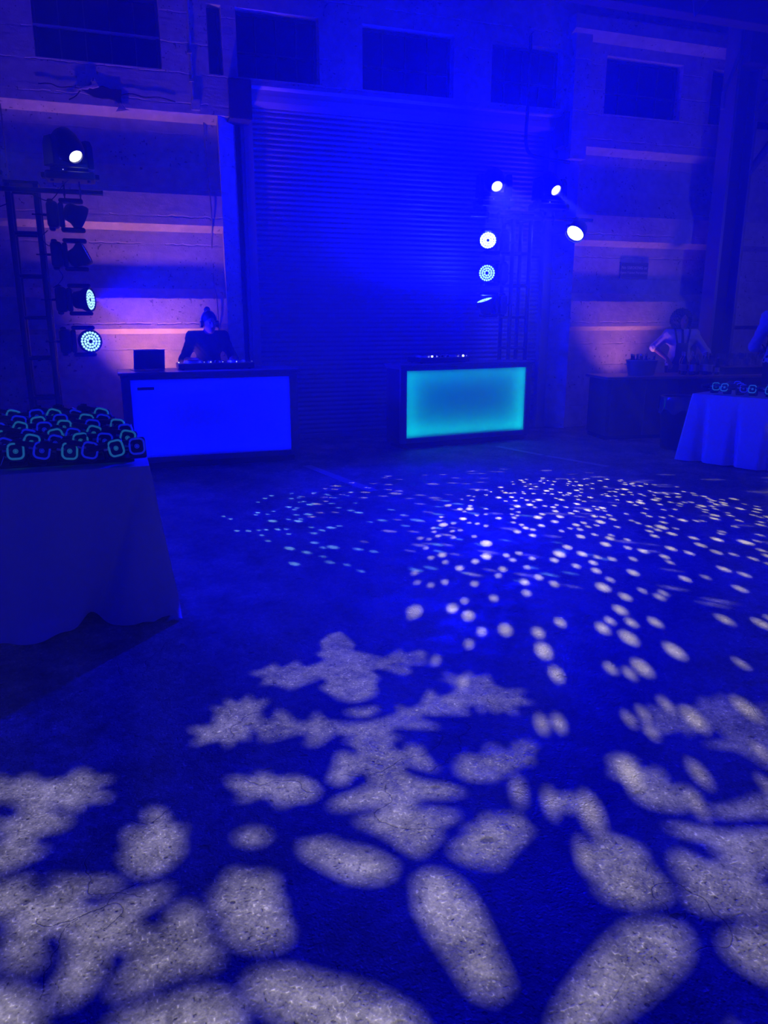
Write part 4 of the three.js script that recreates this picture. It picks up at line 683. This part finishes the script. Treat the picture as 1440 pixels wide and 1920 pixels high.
{
  const names = ['leftmost of the bar bottles', 'second of the bar bottles from left', 'third of the bar bottles from left', 'fourth of the bar bottles from left', 'fifth of the bar bottles from left', 'rightmost of the front bar bottles', 'first bottle of the rear bar row', 'middle bottle of the rear bar row', 'last bottle of the rear bar row'];
  [[1.22, 0.2, 'wine', 0], [1.31, 0.14, 'wine', 1], [1.4, 0.2, 'spirit', 1], [1.49, 0.13, 'wine', 0], [1.58, 0.17, 'spirit', 1], [1.67, 0.13, 'beer', 0], [1.27, 0.33, 'wine', 1], [1.42, 0.34, 'wine', 0], [1.58, 0.33, 'spirit', 0]].forEach(([u, v, k, m], i) => bottle(k, m ? mGlassBrown : mGlassDark, onBar(u, v), `dark ${k} bottle with pale label, ${names[i]}`, 'bottles on the bar'));
  // beer tub
  const c = onBar(0.62, 0.24), t = thing('beverage_tub', 'metal drinks tub full of bottle necks on the left end of the bar', 'tub', c);
  const tubM = std([0.35, 0.35, 0.37], 0.35, { metalness: 0.8 });
  part('tub', lathe([[0, 0.012], [0.15, 0.012], [0.16, 0.0], [0.165, 0.0], [0.2, 0.19], [0.207, 0.194], [0.207, 0.2], [0.198, 0.2], [0.16, 0.02], [0, 0.02]], 40).scale(1.12, 1, 0.8), tubM, t);
  part('rim', new THREE.TorusGeometry(0.205, 0.006, 8, 48).rotateX(Math.PI / 2).scale(1.12, 1, 0.8).translate(0, 0.198, 0), mAlu, t);
  for (const s of [-1, 1]) part('handle', tube([[s * 0.218, 0.15, -0.04], [s * 0.25, 0.15, -0.03], [s * 0.25, 0.15, 0.03], [s * 0.218, 0.15, 0.04]], 0.006, 16, 6), mAlu, t);
  let i = 0; for (const [x, z] of [[-0.13, 0.02], [-0.07, 0.07], [-0.03, -0.06], [0.02, 0.05], [0.08, -0.02], [0.13, 0.04], [0.05, -0.09], [-0.1, -0.07]]) {
    const b = bottle('beer', i % 2 ? mGlassBrown : mGlassDark, [c[0] + x, c[1] + 0.045, c[2] + z], `dark beer bottle in the metal drinks tub, ${['leftmost', 'front left', 'back middle', 'front middle', 'right of centre', 'rightmost', 'back right', 'back left'][i]}`, 'bottles in the drinks tub'); b.rotation.set(z * 0.9, i, -x * 0.9); i++;
  }
  // raised tray with glasses
  const rc = onBar(1.72 + 0.52, 0.3), rt = thing('glass_riser', 'low dark crate carrying glasses on the bar', 'crate', rc); rt.rotation.y = barTurn;
  part('crate_side', [box(0.94, 0.09, 0.012, 0, 0.045, 0.2)], mBlackMatte, rt); part('crate_side', [box(0.94, 0.09, 0.012, 0, 0.045, -0.2)], mBlackMatte, rt);
  part('crate_end', box(0.012, 0.09, 0.39, -0.46, 0.045, 0), mBlackMatte, rt); part('crate_end', box(0.012, 0.09, 0.39, 0.46, 0.045, 0), mBlackMatte, rt);
  part('crate_top', rbox(0.96, 0.014, 0.42, 0.004, 0, 0.097, 0), std([0.25, 0.2, 0.18], 0.4), rt);
  const wine = lathe([[0, 0.001], [0.033, 0.002], [0.033, 0.004], [0.006, 0.01], [0.004, 0.02], [0.004, 0.075], [0.012, 0.085], [0.03, 0.105], [0.035, 0.13], [0.032, 0.165], [0.031, 0.165], [0.034, 0.13], [0.029, 0.106], [0, 0.088]], 20), tumbler = lathe([[0, 0], [0.03, 0.001], [0.036, 0.1], [0.0345, 0.1], [0.029, 0.008], [0, 0.008]], 18);
  for (let r = 0; r < 4; r++) for (let k = 0; k < 9; k++) {
    const stem = (r + k) % 3 !== 0, p = onBar(1.82 + k * 0.105 + rr(-0.01, 0.01), 0.15 + r * 0.1 + rr(-0.01, 0.01), 0.1045);
    single(stem ? 'wine_glass' : 'tumbler', stem ? wine : tumbler, mGlass, `${stem ? 'stemmed wine glass' : 'clear tumbler'} on the dark bar crate, ${['front', 'second', 'third', 'back'][r]} row, ${ordinal[k]} from left`, 'glass', 'glasses on the bar crate').position.set(...p);
  }
}
// waste bin with liner between the right table and the bar
{
  const t = thing('waste_bin', 'dark waste bin with shiny liner between right table and bar', 'bin', [6.52, 0, -7.62]);
  part('bin_body', lathe([[0, 0.005], [0.17, 0.005], [0.175, 0.02], [0.215, 0.62], [0.225, 0.625], [0.225, 0.64], [0.208, 0.64], [0.168, 0.02], [0, 0.015]], 32), mBlackMatte, t);
  const liner = lathe([[0.2, 0.55], [0.212, 0.64], [0.222, 0.652], [0.232, 0.645], [0.236, 0.6], [0.232, 0.52], [0.238, 0.47]], 60), p = liner.attributes.position;
  for (let i = 0; i < p.count; i++) { const a = Math.atan2(p.getZ(i), p.getX(i)), y = p.getY(i), k = y < 0.64 ? 1 + 0.035 * Math.sin(a * 13) * (0.65 - y) * 5 : 1; p.setXYZ(i, p.getX(i) * k, y + (y < 0.5 ? 0.03 * Math.sin(a * 7) : 0), p.getZ(i) * k); }
  liner.computeVertexNormals(); part('liner', liner, new THREE.MeshPhysicalMaterial({ color: rgb(0.08, 0.08, 0.09), roughness: 0.2, side: THREE.DoubleSide, clearcoat: 1 }), t);
}

// ---------------------------------------------------------------- wall details
{
  // broken plaster with exposed dark core below the left window
  const t = thing('plaster_damage', 'jagged patch of broken plaster below the left high window', 'damage', [0.13, 3.93, -9.589]);
  const jag = (pts, d, z, m, n) => { const s = new THREE.Shape(pts.map((p) => new THREE.Vector2(...p))); part(n, new THREE.ExtrudeGeometry(s, { depth: d, bevelEnabled: true, bevelThickness: 0.004, bevelSize: 0.005, bevelSegments: 1 }).translate(0, 0, z), m, t); };
  jag([[-0.22, 0.03], [-0.12, 0.06], [-0.1, 0.1], [-0.03, 0.055], [0.02, 0.07], [0.1, 0.045], [0.21, 0.05], [0.2, -0.02], [0.2, -0.09], [0.15, -0.06], [0.08, -0.045], [0.0, -0.05], [-0.08, -0.04], [-0.15, 0.0]], 0.006, -0.004, std([0.05, 0.045, 0.04], 0.95), 'exposed_core');
  jag([[-0.14, 0.05], [-0.08, 0.075], [-0.09, 0.13], [-0.07, 0.1], [-0.05, 0.14], [-0.035, 0.09], [-0.02, 0.06], [-0.08, 0.04]], 0.008, 0.004, mWall, 'plaster_flake');
  jag([[-0.22, 0.02], [-0.13, 0.03], [-0.1, 0.06], [-0.16, 0.05]], 0.008, 0.003, mWall, 'plaster_flake');
  jag([[0.19, -0.08], [0.24, -0.14], [0.28, -0.145], [0.2, -0.16], [0.14, -0.17], [0.17, -0.13]], 0.008, 0.003, mWall, 'plaster_flake');
  const crack = (pts) => part('crack', tube(pts, 0.006, 40, 4).scale(1, 1, 0.4), std([0.03, 0.03, 0.03], 0.95), t);
  crack([[-0.22, 0.03, 0], [-0.3, 0.035, 0], [-0.42, 0.025, 0], [-0.5, 0.05, 0], [-0.62, 0.04, 0]]); crack([[0.2, 0.0, 0], [0.32, 0.02, 0], [0.45, 0.0, 0], [0.6, 0.01, 0], [0.78, -0.02, 0]]); crack([[-0.21, 0.01, 0], [-0.26, -0.05, 0], [-0.33, -0.09, 0]]);
  // conduit with box at the right of the window
  const c = thing('wall_conduit', 'thin painted conduit with boxes running down right of the left window', 'conduit', [0, 0, 0]);
  part('conduit_pipe', bar([1.1, 3.93, -9.578], [1.1, 5.7, -9.578], 0.014, 10), mWall, c); part('junction_box', rbox(0.1, 0.12, 0.03, 0.008, 1.13, 3.9, -9.583), mWall, c); part('strap', rbox(0.05, 0.03, 0.04, 0.005, 1.09, 4.42, -9.578), mSteel, c); part('strap', rbox(0.05, 0.03, 0.04, 0.005, 1.1, 4.14, -9.578), mSteel, c);
  const w = single('wall_cable', tube([[1.22, 3.75, -9.7], [1.23, 3.3, -9.69], [1.235, 2.95, -9.585], [1.24, 2.6, -9.585], [1.24, 2.5, -9.7], [1.245, 1.95, -9.7], [1.25, 1.8, -9.585], [1.25, 1.45, -9.585], [1.255, 1.3, -9.7], [1.26, 0.4, -9.7]], 0.008, 80, 6), std([0.25, 0.25, 0.26], 0.7), 'grey cable running down the wall beside the roller door', 'cable');
  const j = single('wall_joint_strip', [box(0.015, 3.7, 0.012, -0.88, 1.9, -9.595)], std([0.2, 0.2, 0.2], 0.8), 'thin vertical joint strip on the wall behind the left tower', 'strip');
  // bent pipe on the wall above the middle booth
  single('bent_pipe', tube([[5.3, 5.0, -9.5], [5.3, 4.2, -9.5], [5.3, 3.75, -9.5], [5.36, 3.64, -9.5], [5.55, 3.6, -9.5], [5.85, 3.58, -9.5], [5.98, 3.58, -9.53]], 0.022, 60, 8), mSteelDark, 'dark pipe bending right on the wall above the middle booth', 'pipe');
  const pil = part('trim_2', worldUV(box(0.24, 1.65, 0.12, 6.08, 4.9 - 0.45, -9.55), WALL_TILE), mWall, scene); tag(pil, 'short white pilaster at the right of the roller door', 'trim', null, 'structure');
  // notice on the right wall
  const font = await new FontLoader().loadAsync('fonts/droid/droid_sans_bold.typeface.json');
  const s = thing('wall_sign', 'small dark notice board on the right wall above the bar', 'sign', [7.27, 2.23, -9.7]);
  part('board', rbox(0.48, 0.22, 0.014, 0.004, 0, 0, 0), std([0.03, 0.03, 0.06], 0.5), s); part('border', [box(0.46, 0.006, 0.004, 0, 0.1, 0.008), box(0.46, 0.006, 0.004, 0, -0.1, 0.008), box(0.006, 0.2, 0.004, -0.228, 0, 0.008), box(0.006, 0.2, 0.004, 0.228, 0, 0.008)], std([0.16, 0.16, 0.22], 0.6), s);
  for (const [txt, y, size] of [['No SMOKING or', 0.022, 0.042], ['Open Flame Permitted', -0.042, 0.033]]) { const g = new TextGeometry(txt, { font, size, depth: 0.002, curveSegments: 3 }); g.computeBoundingBox(); g.translate(-g.boundingBox.max.x / 2, y, 0.007); part('lettering', g, std([0.4, 0.4, 0.45], 0.7), s); }
}
// ---------------------------------------------------------------- steelwork: column, braces, roof beams
{
  const t = thing('steel_column', 'tall steel column with knee braces behind the bar, at the right', 'column', [8.46, 0, -9.25]);
  part('flange', rbox(0.05, 5.7, 0.26, 0.006, -0.19, 2.85, 0), mSteel, t); part('flange', rbox(0.05, 5.7, 0.26, 0.006, 0.19, 2.85, 0), mSteel, t); part('web', box(0.34, 5.7, 0.03, 0, 2.85, -0.05), mSteelDark, t);
  part('base_plate', rbox(0.55, 0.03, 0.4, 0.006, 0, 0.015, 0), mSteelDark, t);
  part('knee_brace', bar([-0.4, 4.5, 0.12], [-0.2, 5.0, 0.12], 0.03, 6), mSteel, t); part('hanger', bar([-0.4, 4.5, 0.12], [-0.4, 4.3, 0.12], 0.03, 6), mSteel, t); part('knee_brace', bar([0.2, 3.55, 0.1], [1.5, 5.2, 0.1], 0.05, 6), mSteel, t); part('knee_brace', bar([0.2, 4.3, 0.1], [0.95, 5.4, 0.1], 0.05, 6), mSteel, t);
  part('gusset', box(0.3, 0.5, 0.02, 0.3, 4.45, 0.11), mSteel, t); part('cap_box', rbox(0.42, 0.5, 0.4, 0.02, 0.05, 5.1, 0.06), mSteelDark, t);
  const wood = std([0.12, 0.1, 0.09], 0.85);
  const beam = (name, a, b, w, h, label) => { const A = V(...a), Bv = V(...b), L = A.distanceTo(Bv), g = rbox(w, h, L, 0.01); g.applyQuaternion(new THREE.Quaternion().setFromUnitVectors(V(0, 0, 1), Bv.clone().sub(A).normalize())); const m = A.add(Bv).multiplyScalar(0.5); return single(name, g.translate(m.x, m.y, m.z), wood, label, 'beam', 'roof beams'); };
  beam('roof_girder', [-4.9, 5.42, -8.75], [13.4, 5.42, -8.75], 0.22, 0.5, 'long dark roof girder running along the back wall');
  for (const [x, n] of [[-3.2, 'leftmost cross beam'], [1.0, 'second cross beam from the left'], [4.6, 'third cross beam from the left'], [7.0, 'fourth cross beam from the left'], [9.4, 'fifth cross beam from the left'], [11.8, 'rightmost cross beam']]) beam('cross_beam', [x, 5.6, -9.55], [x, 5.6, 5.9], 0.16, 0.28, `dark roof beam running towards the viewer, ${n}`);
  for (const [x, n] of [[5.75, 'left of the pair over the middle booth'], [7.1, 'right of the pair over the bar']]) {
    const s = new THREE.Shape([[-0.11, 0.12], [0.12, 0.12], [-0.06, -0.08]].map((p) => new THREE.Vector2(...p))), g = new THREE.ExtrudeGeometry(s, { depth: 0.02, bevelEnabled: false });
    single('triangle_plate', g, mSteel, `steel triangle under the roof girder, ${n}`, 'bracket', 'triangular plates').position.set(x, 5.2, -8.62);  // steel triangles stand in for gaps where wall shows between joists
  }
  single('conduit_run', [bar([5.2, 5.34, -8.4], [13, 5.34, -8.4], 0.018, 8)], mSteelDark, 'thin conduit under the roof at the top right', 'conduit');
}
// ---------------------------------------------------------------- small things on the floor and at the right edge
{
  const tapeM = std([0.3, 0.3, 0.32], 0.6);
  const tape = (a, b, w, label) => { const A = V(a[0], 0, a[1]), Bv = V(b[0], 0, b[1]), L = A.distanceTo(Bv), g = box(w, 0.0015, L, 0, 0.00075, 0); const m = single('floor_tape', g, tapeM, label, 'tape', 'tape strips on the floor'); m.position.copy(A.clone().add(Bv).multiplyScalar(0.5)); m.rotation.y = Math.atan2(Bv.x - A.x, Bv.z - A.z); };
  tape([1.93, -8.05], [2.1, -7.2], 0.1, 'pale tape strip on the floor just right of the left booth'); tape([2.09, -7.22], [2.23, -6.6], 0.11, 'pale tape strip nearest the dance floor, beyond the left booth'); tape([4.5, -8.5], [4.72, -7.75], 0.08, 'pale tape strip in front of the middle booth, far piece'); tape([4.74, -7.7], [5.03, -6.9], 0.08, 'pale tape strip in front of the middle booth, near piece');
  // lamp on a stand at the right edge
  const t = thing('stand_lamp', 'small glowing bulb on a dark stand at the right edge', 'lamp', [8.6, 0, -8.62 + 0.95]); const y = 2.42;
  part('pole', bar([0.02, 0, 0], [0.02, y + 0.1, 0], 0.022, 10), mBlackMatte, t); part('foot', new THREE.CylinderGeometry(0.17, 0.19, 0.03, 24).translate(0.02, 0.015, 0), mBlackMatte, t); part('arm', tube([[0.02, y + 0.06, 0], [-0.03, y + 0.08, 0.02], [-0.07, y + 0.05, 0.03]], 0.008, 14, 6), mBlackMatte, t);
  part('bulb', new THREE.SphereGeometry(0.036, 16, 12).translate(-0.09, y, 0.03), mGlow(1, 0.85, 0.55, 4), t); part('socket', new THREE.CylinderGeometry(0.018, 0.022, 0.04, 12).translate(-0.085, y + 0.045, 0.03), mBlackMatte, t);
  const l = new THREE.PointLight(rgb(1, 0.7, 0.4), 0.35); l.position.set(8.6 - 0.09, y, -7.67 + 0.03); l.castShadow = true; l.shadow.radius = 1.5; l.name = 'bulb_light'; scene.add(l);
  // cables on the left tower
  for (const [pts, lab] of [[[[-0.62, 2.76, -8.7], [-0.45, 2.7, -8.66], [-0.3, 2.86, -8.66], [-0.23, 2.92, -8.68]], 'thin black cable from the left tower to its moving head'], [[[-0.5, 2.43, -8.76], [-0.56, 2.36, -8.74], [-0.5, 2.28, -8.72], [-0.44, 2.33, -8.74]], 'thin black cable looped between the two upper wash heads'], [[[-0.44, 2.07, -8.76], [-0.4, 1.98, -8.7], [-0.46, 1.9, -8.7], [-0.5, 1.88, -8.76], [-0.45, 1.9, -8.78]], 'thin black cable looped between the two middle wash heads'], [[[-0.95, 2.76, -8.7], [-1.02, 2.68, -8.68], [-0.95, 2.62, -8.68], [-0.83, 2.66, -8.7]], 'thin black cable loop left of the left tower top']])
    single('cable', tube(pts, 0.005, 30, 5), mRubber, lab, 'cable', 'cables on the left tower');
}
renderer.render(scene, camera);
